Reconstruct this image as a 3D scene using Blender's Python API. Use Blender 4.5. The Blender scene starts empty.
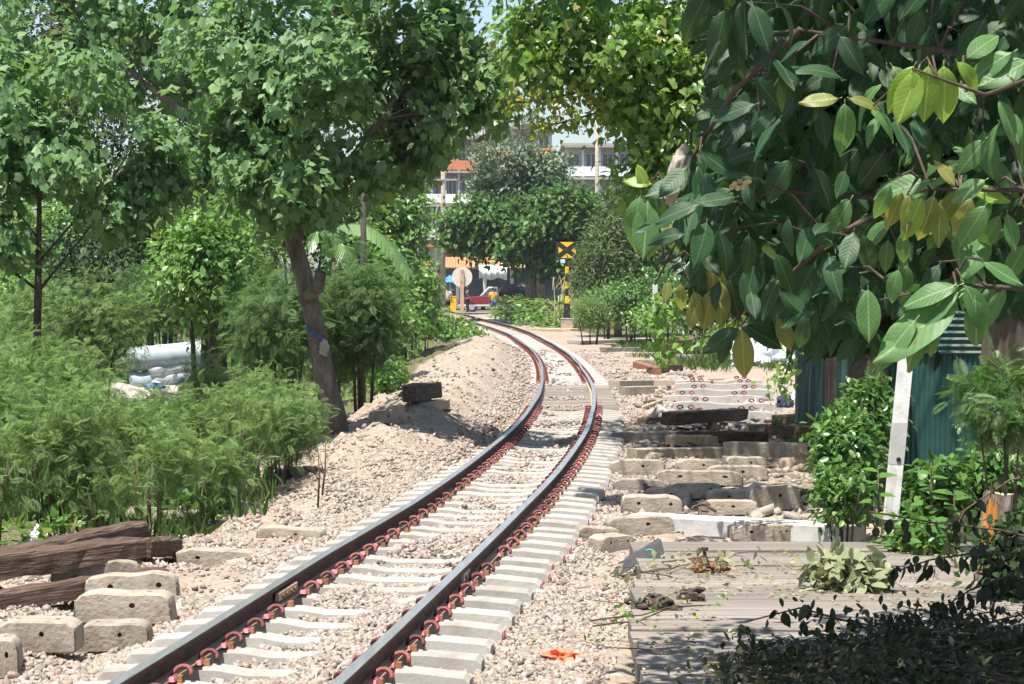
import bpy, bmesh, math, random
import numpy as np
from mathutils import Vector, Matrix, Euler, noise

# ------------------------------------------------------------------ camera, sky, sun, exposure
F, CH, HY = 2320.0, 1.885, 296.0
SC = bpy.context.scene
COL = SC.collection
cam_d = bpy.data.cameras.new("camera")
cam_d.sensor_width = 36.0
cam_d.lens = 36.0 * F / 1024.0
cam_d.shift_y = -(342.0 - HY) / 1024.0
cam_d.clip_start = 0.1
cam_d.clip_end = 6000.0
cam = bpy.data.objects.new("camera", cam_d)
cam.location = (0, 0, CH)
cam.rotation_euler = (math.radians(90), 0, 0)
COL.objects.link(cam)
SC.camera = cam

SUN = Vector((-0.19, -0.28, 0.935)).normalized()
world = bpy.data.worlds.new("World")
SC.world = world
world.use_nodes = True
wn = world.node_tree
bg = wn.nodes["Background"]
sky = wn.nodes.new("ShaderNodeTexSky")
sky.sky_type = 'NISHITA'
sky.sun_disc = False
sky.sun_elevation = math.asin(SUN.z)
sky.sun_rotation = math.atan2(SUN.x, SUN.y)
sky.air_density = 1.0
sky.dust_density = 1.6
wn.links.new(sky.outputs[0], bg.inputs[0])
bg.inputs[1].default_value = 0.095
sun_d = bpy.data.lights.new("sun", 'SUN')
sun_d.energy = 5.0
sun_d.angle = math.radians(0.5)
sun_d.color = (1.0, 0.95, 0.87)
sun = bpy.data.objects.new("sun", sun_d)
sun.rotation_euler = SUN.to_track_quat('Z', 'Y').to_euler()
sun.location = (-10, -10, 30)
COL.objects.link(sun)
SC.view_settings.view_transform = 'Standard'
SC.view_settings.look = 'None'
SC.view_settings.gamma = 1.0
SC.view_settings.exposure = 1.06
SC.render.engine = 'CYCLES'
SC.cycles.max_bounces = 6
SC.cycles.transparent_max_bounces = 4
SC.cycles.use_denoising = True

rng = np.random.default_rng(11)
random.seed(5)

# ------------------------------------------------------------------ helpers
def at(x, y, Z):
    """a picture position at depth Z -> a point in the place"""
    return Vector(((x - 512) * Z / F, Z, CH - (y - HY) * Z / F))

def spline(xs, ys):
    xs = np.array(xs, float); ys = np.array(ys, float); n = len(xs)
    h = np.diff(xs); A = np.zeros((n, n)); b = np.zeros(n)
    A[0, 0] = A[-1, -1] = 1
    for i in range(1, n - 1):
        A[i, i-1] = h[i-1]; A[i, i] = 2 * (h[i-1] + h[i]); A[i, i+1] = h[i]
        b[i] = 3 * ((ys[i+1] - ys[i]) / h[i] - (ys[i] - ys[i-1]) / h[i-1])
    c = np.linalg.solve(A, b)
    d = (c[1:] - c[:-1]) / (3 * h); bb = (ys[1:] - ys[:-1]) / h - h * (2 * c[:-1] + c[1:]) / 3
    def f(x):
        x = np.clip(np.asarray(x, float), xs[0], xs[-1])
        i = np.clip(np.searchsorted(xs, x) - 1, 0, n - 2); t = x - xs[i]
        return ys[i] + bb[i] * t + c[i] * t * t + d[i] * t ** 3
    return f

cx = spline([4, 8, 11.3, 15.18, 21.4, 27, 33.1, 38.7, 44.6, 52, 64.3, 80, 89, 98, 108, 115, 123, 130, 136, 146, 156, 170],
            [-2.14, -1.735, -1.393, -.995, -.36, .12, .54, .82, 1.04, 1.21, 1.33, 1.22, 1.0, .78, .37, -.18, -1.12, -2.05, -2.95, -4.5, -6.4, -9.3])
_zr = spline([0, 40, 70, 80, 89, 98, 108, 115, 123, 130, 136, 146, 156, 175, 260, 400],
             [0, 0, .0, .03, .06, .06, .15, .26, .43, .56, .70, .94, 1.1, 1.2, 1.3, 1.3])
def zr(Z): return _zr(np.clip(Z, 0, 400))

def sm(a, b, x):
    t = np.clip((x - a) / (b - a), 0, 1); return t * t * (3 - 2 * t)

def gau(x, s): return np.exp(-0.5 * (x / s) ** 2)

def zg(X, Z):
    """height of the ground"""
    X = np.asarray(X, float); Z = np.asarray(Z, float)
    u = X - cx(Z); r = zr(Z)
    g = -0.262 - 0.03 * sm(.95, 1.4, u) - 0.05 * sm(-1.0, -1.5, u) - 0.2 * sm(-3.4, -6.0, u)
    g = g + (.50 * gau(u + 2.35, .75) * sm(24, 36, Z) + .22 * gau(u + 1.7, .45) * sm(17, 30, Z)) * sm(120, 80, Z)
    g = g + .25 * gau(u + 3.6, .9) * sm(50, 62, Z) * sm(105, 85, Z)
    g = g + .10 * gau(u - 1.75, .35) * gau(Z - 39, 5)
    w = sm(1.1, 2.0, np.abs(u)) * sm(9, 14, Z)
    g = g + w * np.where(u < 0, .05, .035) * (np.sin(X * 3.1 + Z * 1.3) + np.sin(X * 1.7 - Z * 2.2 + 1) + np.sin(X * 5.3 + Z * 3.9)) * np.where(u > 0, .3, 1.0)
    bumps = sm(-1.2, -1.9, u) * sm(20, 30, Z) * sm(95, 75, Z)
    g = g + bumps * .035 * (np.sin(X * 8.3 + 1.3 * np.sin(Z * 2.1)) * np.sin(Z * 4.7 + 2 * np.sin(X * 1.9)) + .7 * np.sin(X * 13.1 - Z * 3.3) * np.sin(Z * 9.1 + X * 2.7))
    return r + g

def gp(x, y, dz=0.0):
    """where the sight line through a picture position meets the ground"""
    Z = np.concatenate([np.arange(6, 60, .03), np.arange(60, 400, .2)])
    X = (x - 512) * Z / F; z = CH - (y - HY) * Z / F
    k = np.argmax(z <= zg(X, Z) + dz)
    return Vector((X[k], Z[k], float(zg(X[k], Z[k]))))

def put(v, dz=0.0):
    return Vector((v[0], v[1], float(zg(v[0], v[1])) + dz))

def prop(o, label=None, cat=None, group=None, kind=None):
    if label: o["label"] = label
    if cat: o["category"] = cat
    if group: o["group"] = group
    if kind: o["kind"] = kind
    return o

def thing(name, loc, label, cat, group=None, rot=0.0):
    o = bpy.data.objects.new(name, None)
    o.empty_display_size = .1
    o.location = loc; o.rotation_euler = (0, 0, rot)
    COL.objects.link(o)
    return prop(o, label, cat, group)

def np_mesh(name, V, T, mats, midx=None, smooth=False, uv=None):
    """V (n,3), T (m,3 or 4)"""
    me = bpy.data.meshes.new(name)
    V = np.asarray(V, np.float32); T = np.asarray(T, np.int32)
    k = T.shape[1]
    me.vertices.add(len(V)); me.vertices.foreach_set("co", V.ravel())
    me.loops.add(T.size); me.loops.foreach_set("vertex_index", T.ravel())
    me.polygons.add(len(T))
    me.polygons.foreach_set("loop_start", np.arange(0, T.size, k, dtype=np.int32))
    for m in (mats if isinstance(mats, (list, tuple)) else [mats]): me.materials.append(m)
    if midx is not None: me.polygons.foreach_set("material_index", np.asarray(midx, np.int32))
    if smooth: me.polygons.foreach_set("use_smooth", np.ones(len(T), bool))
    if uv is not None:
        l = me.uv_layers.new(name="UVMap")
        l.data.foreach_set("uv", np.asarray(uv, np.float32)[T.ravel()].ravel())
    me.update(calc_edges=True); me.validate()
    return me

def link(name, me, parent=None, loc=None, rot=None):
    o = bpy.data.objects.new(name, me)
    COL.objects.link(o)
    if parent: o.parent = parent
    if loc is not None: o.location = loc
    if rot is not None: o.rotation_euler = rot
    return o

class MB:
    """collects simple shapes into one mesh"""
    def __init__(s): s.v = []; s.f = []; s.m = []
    def add(s, vs, fs, mi=0):
        o = len(s.v); s.v += [tuple(p) for p in vs]
        for f in fs: s.f.append([i + o for i in f]); s.m.append(mi)
        return s
    def box(s, c, d, rot=None, mi=0, taper=1.0, bev=0.0):
        M = (Euler(rot).to_matrix() if rot else Matrix.Identity(3)); c = Vector(c)
        x, y, z = d[0] / 2, d[1] / 2, d[2] / 2
        if bev:
            P = []
            for zz, t in ((-z, 1 - bev / max(x, 1e-6)), (-z + bev, 1), (z - bev, 1), (z, 0)):
                ix = bev if zz in (-z, z) else 0
                for sx, sy in ((-1, -1), (1, -1), (1, 1), (-1, 1)):
                    P.append(c + M @ Vector((sx * (x - ix), sy * (y - ix), zz)))
            fs = [(3, 2, 1, 0), (12, 13, 14, 15)]
            for k in range(3):
                for i in range(4):
                    j = (i + 1) % 4; fs.append((k*4+i, k*4+j, k*4+4+j, k*4+4+i))
            return s.add(P, fs, mi)
        P = []
        for zz, t in ((-z, 1), (z, taper)):
            for sx, sy in ((-1, -1), (1, -1), (1, 1), (-1, 1)):
                P.append(c + M @ Vector((sx * x * t, sy * y * t, zz)))
        return s.add(P, [(3, 2, 1, 0), (4, 5, 6, 7), (0, 1, 5, 4), (1, 2, 6, 5), (2, 3, 7, 6), (3, 0, 4, 7)], mi)
    def tube(s, pts, rad, n=6, mi=0, cap=True, closed=False):
        pts = [Vector(p) for p in pts]; N = len(pts)
        if not isinstance(rad, (list, tuple, np.ndarray)): rad = [rad] * N
        V = []; t0 = None; a = None
        for i in range(N):
            if closed: t = pts[(i + 1) % N] - pts[i - 1]
            else: t = pts[min(i + 1, N - 1)] - pts[max(i - 1, 0)]
            t = t.normalized() if t.length > 1e-9 else Vector((0, 0, 1))
            if a is None:
                a = t.orthogonal().normalized()
            a = (a - t * a.dot(t)); a = a.normalized() if a.length > 1e-6 else t.orthogonal().normalized()
            b = t.cross(a)
            for k in range(n):
                w = 2 * math.pi * k / n
                V.append(pts[i] + (a * math.cos(w) + b * math.sin(w)) * rad[i])
        fs = []
        for i in range(N if closed else N - 1):
            i2 = (i + 1) % N
            for k in range(n):
                k2 = (k + 1) % n; fs.append((i*n+k, i*n+k2, i2*n+k2, i2*n+k))
        if cap and not closed:
            fs.append(tuple(range(n - 1, -1, -1))); fs.append(tuple((N-1)*n + k for k in range(n)))
        return s.add(V, fs, mi)
    def disc(s, c, r, th, axis='y', n=24, mi=0):
        c = Vector(c); V = []
        for h in (-th / 2, th / 2):
            for k in range(n):
                w = 2 * math.pi * k / n; p = (r * math.cos(w), r * math.sin(w))
                V.append(c + (Vector((p[0], h, p[1])) if axis == 'y' else Vector((h, p[0], p[1])) if axis == 'x' else Vector((p[0], p[1], h))))
        fs = [tuple(range(n)), tuple(range(2*n-1, n-1, -1))]
        for k in range(n):
            k2 = (k + 1) % n; fs.append((k, n + k, n + k2, k2))
        return s.add(V, fs, mi)
    def build(s, name, mats, parent=None, smooth=False, loc=None, rot=None):
        return link(name, s.mesh(name, mats, smooth), parent, loc, rot)
    def mesh(s, name, mats, smooth=False):
        me = bpy.data.meshes.new(name)
        me.from_pydata(s.v, [], s.f)
        for m in (mats if isinstance(mats, (list, tuple)) else [mats]): me.materials.append(m)
        me.polygons.foreach_set("material_index", s.m)
        if smooth: me.polygons.foreach_set("use_smooth", [True] * len(s.f))
        me.update()
        bm = bmesh.new(); bm.from_mesh(me); bmesh.ops.recalc_face_normals(bm, faces=bm.faces); bm.to_mesh(me); bm.free()
        return me

def copy_tree(o, parent=None):
    c = o.copy(); COL.objects.link(c)
    if parent: c.parent = parent
    for ch in list(o.children): copy_tree(ch, c)
    return c

# ------------------------------------------------------------------ materials
def newmat(name):
    m = bpy.data.materials.new(name); m.use_nodes = True
    nt = m.node_tree; return m, nt, nt.nodes["Principled BSDF"]

def N(nt, typ, **kw):
    n = nt.nodes.new(typ)
    for k, v in kw.items(): setattr(n, k, v)
    return n

def ramp(nt, fac, cols, pos=None):
    r = N(nt, "ShaderNodeValToRGB"); e = r.color_ramp.elements
    while len(e) < len(cols): e.new(.5)
    for i, c in enumerate(cols):
        e[i].position = pos[i] if pos else i / max(1, len(cols) - 1)
        e[i].color = (*c, 1)
    nt.links.new(fac, r.inputs[0]); return r.outputs[0]

def surf(name, cols, scale=6, rough=.8, bump=.3, bscale=None, metal=0.0, objvar=.12, stretch=(1, 1, 1), spec=.3, detail=8, bdist=.01, stain=None, sscale=2.0, sstretch=(1, 1, 1), samt=.8):
    """noise-mottled solid surface with fine relief; a little different on each object"""
    m, nt, p = newmat(name); L = nt.links.new
    tc = N(nt, "ShaderNodeTexCoord"); mp = N(nt, "ShaderNodeMapping"); mp.inputs['Scale'].default_value = stretch
    oi = N(nt, "ShaderNodeObjectInfo")
    ad = N(nt, "ShaderNodeVectorMath", operation='ADD')
    ml = N(nt, "ShaderNodeVectorMath", operation='SCALE'); ml.inputs['Scale'].default_value = 37.0
    cmb = N(nt, "ShaderNodeCombineXYZ"); L(oi.outputs['Random'], cmb.inputs[0]); L(oi.outputs['Random'], cmb.inputs[1])
    L(cmb.outputs[0], ml.inputs[0]); L(tc.outputs['Object'], mp.inputs[0]); L(mp.outputs[0], ad.inputs[0]); L(ml.outputs[0], ad.inputs[1])
    n1 = N(nt, "ShaderNodeTexNoise"); n1.inputs['Scale'].default_value = scale; n1.inputs['Detail'].default_value = detail; n1.inputs['Roughness'].default_value = .65
    L(ad.outputs[0], n1.inputs['Vector'])
    c = ramp(nt, n1.outputs[0], cols, [.28 + .46 * i / max(1, len(cols) - 1) for i in range(len(cols))])
    hs = N(nt, "ShaderNodeHueSaturation"); L(c, hs.inputs['Color'])
    mr = N(nt, "ShaderNodeMapRange"); mr.inputs['To Min'].default_value = 1 - objvar; mr.inputs['To Max'].default_value = 1 + objvar
    L(oi.outputs['Random'], mr.inputs['Value']); L(mr.outputs[0], hs.inputs['Value'])
    if stain:
        sm_ = N(nt, "ShaderNodeMapping"); sm_.inputs['Scale'].default_value = sstretch; L(ad.outputs[0], sm_.inputs[0])
        n3 = N(nt, "ShaderNodeTexNoise"); n3.inputs['Scale'].default_value = sscale; n3.inputs['Detail'].default_value = 7; n3.inputs['Roughness'].default_value = .7; L(sm_.outputs[0], n3.inputs['Vector'])
        m3 = N(nt, "ShaderNodeMapRange"); L(n3.outputs[0], m3.inputs[0]); m3.inputs[1].default_value = .52; m3.inputs[2].default_value = .70; m3.inputs[4].default_value = samt
        x3 = N(nt, "ShaderNodeMix", data_type='RGBA'); L(m3.outputs[0], x3.inputs[0]); L(hs.outputs[0], x3.inputs[6]); x3.inputs[7].default_value = (*stain, 1)
        L(x3.outputs[2], p.inputs['Base Color'])
    else: L(hs.outputs[0], p.inputs['Base Color'])
    p.inputs['Roughness'].default_value = rough; p.inputs['Metallic'].default_value = metal
    p.inputs['Specular IOR Level'].default_value = spec
    n2 = N(nt, "ShaderNodeTexNoise"); n2.inputs['Scale'].default_value = bscale or scale * 6; n2.inputs['Detail'].default_value = 6
    L(ad.outputs[0], n2.inputs['Vector'])
    b = N(nt, "ShaderNodeBump"); b.inputs['Strength'].default_value = bump; b.inputs['Distance'].default_value = bdist
    L(n2.outputs[0], b.inputs['Height']); L(b.outputs[0], p.inputs['Normal'])
    return m

def leafmat(name, cols, tcol, trans=.35, rough=.42, spec=.45, pos=None):
    m, nt, p = newmat(name); L = nt.links.new
    g = N(nt, "ShaderNodeNewGeometry")
    c = ramp(nt, g.outputs['Random Per Island'], cols, pos)
    L(c, p.inputs['Base Color'])
    p.inputs['Roughness'].default_value = rough; p.inputs['Specular IOR Level'].default_value = spec
    t = N(nt, "ShaderNodeBsdfTranslucent")
    mx = N(nt, "ShaderNodeMix", data_type='RGBA'); mx.inputs[0].default_value = .5
    L(c, mx.inputs[6]); mx.inputs[7].default_value = (*tcol, 1); L(mx.outputs[2], t.inputs[0])
    ms = N(nt, "ShaderNodeMixShader"); ms.inputs[0].default_value = trans
    L(p.outputs[0], ms.inputs[1]); L(t.outputs[0], ms.inputs[2])
    L(ms.outputs[0], nt.nodes["Material Output"].inputs[0])
    return m

def bigleafmat(name, c1, c2, vein, tcol, trans=.3, rough=.4):
    """broad leaf: pale midrib and side veins with relief, from the leaf's own UV"""
    m, nt, p = newmat(name); L = nt.links.new
    uv = N(nt, "ShaderNodeUVMap"); sp = N(nt, "ShaderNodeSeparateXYZ"); L(uv.outputs[0], sp.inputs[0])
    def M(op, a, b=None):
        n = N(nt, "ShaderNodeMath", operation=op)
        for i, q in enumerate((a, b)):
            if q is None: continue
            if isinstance(q, (int, float)): n.inputs[i].default_value = q
            else: L(q, n.inputs[i])
        return n.outputs[0]
    du = M('ABSOLUTE', M('SUBTRACT', sp.outputs[0], .5))
    side = M('SINE', M('MULTIPLY', M('SUBTRACT', sp.outputs[1], M('MULTIPLY', du, .42)), 2 * math.pi * 10))
    sv = N(nt, "ShaderNodeMapRange"); L(side, sv.inputs[0]); sv.inputs[1].default_value = .8; sv.inputs[2].default_value = 1.0
    mv = N(nt, "ShaderNodeMapRange"); L(du, mv.inputs[0]); mv.inputs[1].default_value = .045; mv.inputs[2].default_value = .012
    vf = M('MAXIMUM', M('MULTIPLY', sv.outputs[0], .16), mv.outputs[0])
    oi = N(nt, "ShaderNodeObjectInfo"); g = N(nt, "ShaderNodeNewGeometry")
    rnd = M('FRACT', M('ADD', oi.outputs['Random'], g.outputs['Random Per Island']))
    c = ramp(nt, rnd, [c1, c2])
    nz = N(nt, "ShaderNodeTexNoise"); nz.inputs['Scale'].default_value = 5; L(uv.outputs[0], nz.inputs['Vector'])
    hs = N(nt, "ShaderNodeHueSaturation"); L(c, hs.inputs['Color'])
    vr = N(nt, "ShaderNodeMapRange"); L(nz.outputs[0], vr.inputs[0]); vr.inputs[3].default_value = .75; vr.inputs[4].default_value = 1.25
    L(vr.outputs[0], hs.inputs['Value'])
    mx = N(nt, "ShaderNodeMix", data_type='RGBA'); L(vf, mx.inputs[0]); L(hs.outputs[0], mx.inputs[6]); mx.inputs[7].default_value = (*vein, 1)
    sh = N(nt, "ShaderNodeVectorMath", operation='ADD'); cv = N(nt, "ShaderNodeCombineXYZ"); L(M('MULTIPLY', rnd, 41.0), cv.inputs[0]); L(uv.outputs[0], sh.inputs[0]); L(cv.outputs[0], sh.inputs[1])
    nb_ = N(nt, "ShaderNodeTexNoise"); nb_.inputs['Scale'].default_value = 6; nb_.inputs['Detail'].default_value = 4; L(sh.outputs[0], nb_.inputs['Vector'])
    mb_ = N(nt, "ShaderNodeMapRange"); L(nb_.outputs[0], mb_.inputs[0]); mb_.inputs[1].default_value = .64; mb_.inputs[2].default_value = .70; mb_.inputs[4].default_value = .8
    xb = N(nt, "ShaderNodeMix", data_type='RGBA'); L(mb_.outputs[0], xb.inputs[0]); L(mx.outputs[2], xb.inputs[6]); xb.inputs[7].default_value = (.13, .085, .035, 1)
    L(xb.outputs[2], p.inputs['Base Color']); p.inputs['Roughness'].default_value = rough; p.inputs['Specular IOR Level'].default_value = .28
    b = N(nt, "ShaderNodeBump"); b.inputs['Strength'].default_value = .12; b.inputs['Distance'].default_value = .0015; L(side, b.inputs['Height']); L(b.outputs[0], p.inputs['Normal'])
    t = N(nt, "ShaderNodeBsdfTranslucent"); t.inputs[0].default_value = (*tcol, 1)
    ms = N(nt, "ShaderNodeMixShader"); ms.inputs[0].default_value = trans
    L(p.outputs[0], ms.inputs[1]); L(t.outputs[0], ms.inputs[2]); L(ms.outputs[0], nt.nodes["Material Output"].inputs[0])
    return m

MT = {}
MT['concrete_new'] = surf("concrete_new", [(.25, .22, .185), (.33, .32, .295), (.40, .39, .36)], 4, .85, .25, 60, stain=(.20, .145, .095), sscale=4.0, samt=.7)
MT['concrete_old'] = surf("concrete_old", [(.17, .14, .11), (.32, .275, .22), (.44, .395, .325)], 7, .9, .8, 34, stain=(.11, .085, .06), sscale=3.5)
MT['concrete_white'] = surf("concrete_white", [(.34, .33, .31), (.50, .49, .465), (.56, .55, .525)], 4, .8, .2, 40, stain=(.24, .22, .19), sscale=3.0, samt=.6)
MT['wood_dark'] = surf("wood_dark", [(.025, .016, .011), (.10, .062, .043), (.21, .16, .13)], 7, .85, 1.0, 16, stretch=(.25, 4, 4), bdist=.03)
MT['wood_grey'] = surf("wood_grey", [(.10, .085, .07), (.20, .175, .15), (.28, .25, .22)], 3, .85, .8, 10, stretch=(.3, 5, 5), objvar=.2, stain=(.09, .075, .06), sscale=2.5, sstretch=(.4, 3, 3), samt=.7)
MT['wood_pale'] = surf("wood_pale", [(.30, .21, .13), (.45, .33, .21), (.55, .42, .28)], 4, .8, .4, 14, stretch=(4, 4, .5))
MT['wood_orange'] = surf("wood_orange", [(.36, .13, .025), (.55, .22, .04), (.66, .34, .10)], 6, .7, .6, 20, stretch=(5, 5, .4))
MT['bark'] = surf("bark", [(.065, .05, .042), (.15, .12, .098), (.27, .225, .19)], 9, .9, .9, 30, stretch=(1, 1, .3), bdist=.02)
MT['bark_dark'] = surf("bark_dark", [(.03, .022, .017), (.065, .048, .038), (.11, .085, .07)], 9, .9, .7, 30, bdist=.015)
MT['twig'] = surf("twig", [(.07, .05, .032), (.14, .10, .065)], 12, .8, .4, 40)
MT['rail_top'] = surf("rail_top", [(.20, .205, .21), (.34, .35, .36)], 2, .28, .1, 60, metal=.35, stretch=(8, .5, 1), spec=.5)
MT['rail_side'] = surf("rail_side", [(.028, .018, .014), (.06, .035, .026), (.12, .065, .042)], 7, .8, .4, 50)
MT['rail_foot'] = surf("rail_foot", [(.26, .17, .11), (.38, .28, .20)], 7, .85, .4, 50)
MT['clip_red'] = surf("clip_red", [(.085, .026, .024), (.15, .042, .036), (.22, .075, .06)], 20, .6, .3, 80, objvar=.4)
MT['pink'] = surf("pink", [(.70, .16, .20), (.78, .28, .30)], 20, .6, .2, 60)
MT['rust'] = surf("rust", [(.10, .045, .025), (.22, .10, .05), (.34, .18, .10)], 16, .9, .6, 60)
MT['iron_dark'] = surf("iron_dark", [(.03, .025, .022), (.08, .06, .05), (.15, .105, .08)], 14, .8, .6, 50)
MT['stone'] = None
MT['white_paint'] = surf("white_paint", [(.46, .44, .42), (.62, .61, .59), (.68, .67, .66)], 5, .7, .25, 40, stain=(.20, .185, .16), sscale=5.0, sstretch=(1, 1, .25))
MT['teal'] = surf("teal", [(.014, .052, .046), (.022, .076, .066), (.036, .105, .09)], 2.5, .55, .15, 20, stain=(.10, .055, .035), sscale=2.2, sstretch=(1, 1, .12), samt=.75)
MT['teal_faded'] = surf("teal_faded", [(.020, .048, .043), (.035, .072, .064), (.06, .10, .088)], 2.5, .6, .15, 20, stretch=(1, 1, .3), stain=(.085, .055, .038), sscale=2.2, sstretch=(1, 1, .12), samt=.7)
MT['sheet_rust'] = surf("sheet_rust", [(.07, .05, .04), (.13, .095, .075), (.09, .11, .10)], 3, .8, .2, 20, stretch=(3, 3, .4))
MT['black'] = surf("black", [(.012, .012, .013), (.028, .028, .03)], 8, .5, .2, 30)
MT['yellow'] = surf("yellow", [(.72, .40, .012), (.82, .50, .02)], 3, .5, .05, 20, objvar=.04)
MT['grey_rubber'] = surf("grey_rubber", [(.03, .032, .034), (.075, .077, .08)], 5, .85, .3, 25)
MT['plastic_white'] = surf("plastic_white", [(.62, .63, .66), (.80, .80, .82)], 5, .45, .4, 14)
MT['plastic_blue'] = surf("plastic_blue", [(.05, .16, .48), (.09, .25, .62)], 5, .45, .4, 14)
MT['plastic_orange'] = surf("plastic_orange", [(.68, .13, .06), (.80, .24, .12)], 5, .5, .4, 14)
MT['tarp'] = surf("tarp", [(.36, .38, .41), (.52, .54, .57), (.60, .62, .64)], 3, .5, .5, 9)
MT['silver'] = surf("silver", [(.22, .27, .30), (.36, .42, .45), (.48, .53, .55)], 3, .4, .5, 9)
MT['wall_white'] = surf("wall_white", [(.56, .57, .58), (.68, .69, .70)], .3, .85, .05, 3)
MT['wall_grey'] = surf("wall_grey", [(.34, .36, .38), (.44, .46, .48)], .3, .85, .05, 3)
MT['orange_wall'] = surf("orange_wall", [(.50, .17, .075), (.60, .24, .12)], .5, .85, .05, 3)
MT['tile_orange'] = surf("tile_orange", [(.40, .15, .06), (.52, .24, .12)], 1.5, .8, .3, 8)
MT['awning_yellow'] = surf("awning_yellow", [(.72, .42, .10), (.80, .55, .22)], 1.5, .7, .1, 8)
MT['glass'] = surf("glass", [(.04, .06, .08), (.10, .14, .18)], .6, .12, .0, 3, spec=.6)
MT['steel'] = surf("steel", [(.35, .37, .39), (.5, .52, .54)], 3, .4, .1, 10, metal=.3)
MT['red_paint'] = surf("red_paint", [(.19, .014, .02), (.25, .025, .03)], 1, .3, .02, 5, spec=.6)
MT['silver_paint'] = surf("silver_paint", [(.50, .51, .53), (.62, .63, .65)], 1, .3, .02, 5, spec=.6)
MT['rubber'] = surf("rubber", [(.015, .015, .015), (.03, .03, .03)], 8, .8, .2, 30)
MT['skin'] = surf("skin", [(.30, .165, .10), (.36, .21, .135)], 4, .6, .05, 30)
MT['hair'] = surf("hair", [(.012, .010, .009), (.025, .02, .018)], 30, .6, .4, 90)
MT['cloth_grey'] = surf("cloth_grey", [(.40, .43, .48), (.5, .53, .58)], 4, .9, .2, 20)
MT['cloth_black'] = surf("cloth_black", [(.015, .016, .02), (.03, .032, .04)], 4, .9, .2, 20)
MT['cloth_navy'] = surf("cloth_navy", [(.02, .03, .06), (.04, .05, .09)], 4, .9, .2, 20)
MT['cloth_yellow'] = surf("cloth_yellow", [(.72, .36, .015), (.80, .45, .03)], 4, .9, .2, 20)
MT['cloth_blue'] = surf("cloth_blue", [(.035, .07, .26), (.06, .11, .36)], 4, .9, .2, 20)
MT['cloth_white'] = surf("cloth_white", [(.58, .59, .62), (.70, .71, .73)], 2, .9, .2, 10)
MT['grey_paint'] = surf("grey_paint", [(.36, .35, .34), (.52, .51, .50)], 6, .8, .2, 30)
MT['pole_dark'] = surf("pole_dark", [(.035, .032, .03), (.07, .062, .055)], 6, .85, .4, 30, stretch=(1, 1, .2))
MT['dry'] = surf("dry", [(.30, .24, .13), (.46, .38, .22), (.52, .46, .30)], 8, .85, .3, 30)
MT['dry_leaf_grey'] = surf("dry_leaf_grey", [(.26, .23, .19), (.42, .38, .33)], 14, .8, .6, 50)

# leaves
LM = {}
LM['lobed'] = leafmat("leaf_lobed", [(.095, .19, .08), (.14, .25, .105), (.185, .305, .14), (.19, .32, .10), (.28, .28, .03)], (.26, .46, .07), .44, .50, .4, [0, .4, .75, .99, 1.0])
LM['feather'] = leafmat("leaf_feather", [(.11, .20, .065), (.16, .26, .085), (.22, .31, .115)], (.30, .48, .11), .45, .5, .3)
LM['feather_dark'] = leafmat("leaf_feather_dark", [(.06, .125, .045), (.095, .175, .06), (.13, .21, .08)], (.18, .33, .05), .42, .5, .3)
LM['vine'] = leafmat("leaf_vine", [(.07, .17, .035), (.12, .24, .05), (.18, .31, .07)], (.26, .46, .05), .4, .4, .5)
LM['ground_leaf'] = leafmat("leaf_ground", [(.06, .15, .03), (.10, .22, .04), (.30, .36, .05)], (.24, .42, .05), .36, .4, .5, [0, .8, 1])
LM['heart'] = leafmat("leaf_heart", [(.10, .19, .04), (.16, .27, .055), (.25, .35, .085), (.36, .27, .09)], (.28, .56, .06), .45, .28, .6, [0, .6, .96, 1.0])
LM['heart_young'] = leafmat("leaf_heart_young", [(.14, .24, .035), (.26, .34, .05), (.42, .26, .09)], (.40, .50, .06), .42, .35, .5, [0, .7, 1])
LM['dark_tree'] = leafmat("leaf_dark_tree", [(.04, .095, .026), (.065, .14, .032), (.12, .23, .045)], (.12, .26, .03), .32, .5, .25, [0, .6, 1])
LM['grey_tree'] = leafmat("leaf_grey_tree", [(.075, .12, .07), (.115, .165, .09), (.16, .215, .115)], (.12, .20, .06), .28, .5, .4)
LM['pale_tree'] = leafmat("leaf_pale_tree", [(.11, .13, .08), (.17, .19, .12)], (.20, .24, .10), .3, .6, .3)
LM['needle'] = leafmat("leaf_needle", [(.08, .14, .05), (.115, .175, .06), (.17, .19, .08)], (.12, .22, .04), .3, .6, .3)
LM['bush'] = leafmat("leaf_bush", [(.045, .115, .026), (.075, .165, .035), (.13, .25, .055)], (.16, .32, .03), .34, .36, .5)
LM['wilt'] = leafmat("leaf_wilt", [(.024, .033, .017), (.042, .052, .025), (.075, .075, .034)], (.08, .10, .03), .2, .6, .3)
LM['dry_bits'] = leafmat("leaf_dry_bits", [(.22, .17, .09), (.33, .29, .16), (.27, .32, .16)], (.3, .25, .1), .2, .7, .2)
LM['wilt_pale'] = leafmat("leaf_wilt_pale", [(.15, .18, .085), (.24, .26, .135), (.30, .31, .19)], (.3, .34, .12), .25, .6, .3)
LM['banana'] = leafmat("leaf_banana", [(.10, .19, .06), (.15, .26, .085)], (.26, .42, .08), .35, .35, .5)
LM['grass'] = leafmat("leaf_grass", [(.06, .14, .03), (.11, .20, .05), (.28, .27, .10)], (.2, .34, .05), .3, .5, .3, [0, .8, 1])
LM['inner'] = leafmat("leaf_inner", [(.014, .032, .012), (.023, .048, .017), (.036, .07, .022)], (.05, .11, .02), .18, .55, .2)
BL = {}
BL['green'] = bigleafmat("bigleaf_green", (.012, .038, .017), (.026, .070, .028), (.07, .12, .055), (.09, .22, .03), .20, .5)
BL['lit_green'] = bigleafmat("bigleaf_lit_green", (.055, .14, .045), (.10, .20, .07), (.20, .30, .13), (.20, .40, .05), .28, .45)  # paler copy of the green leaf, sunlight painted into its colour
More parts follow.
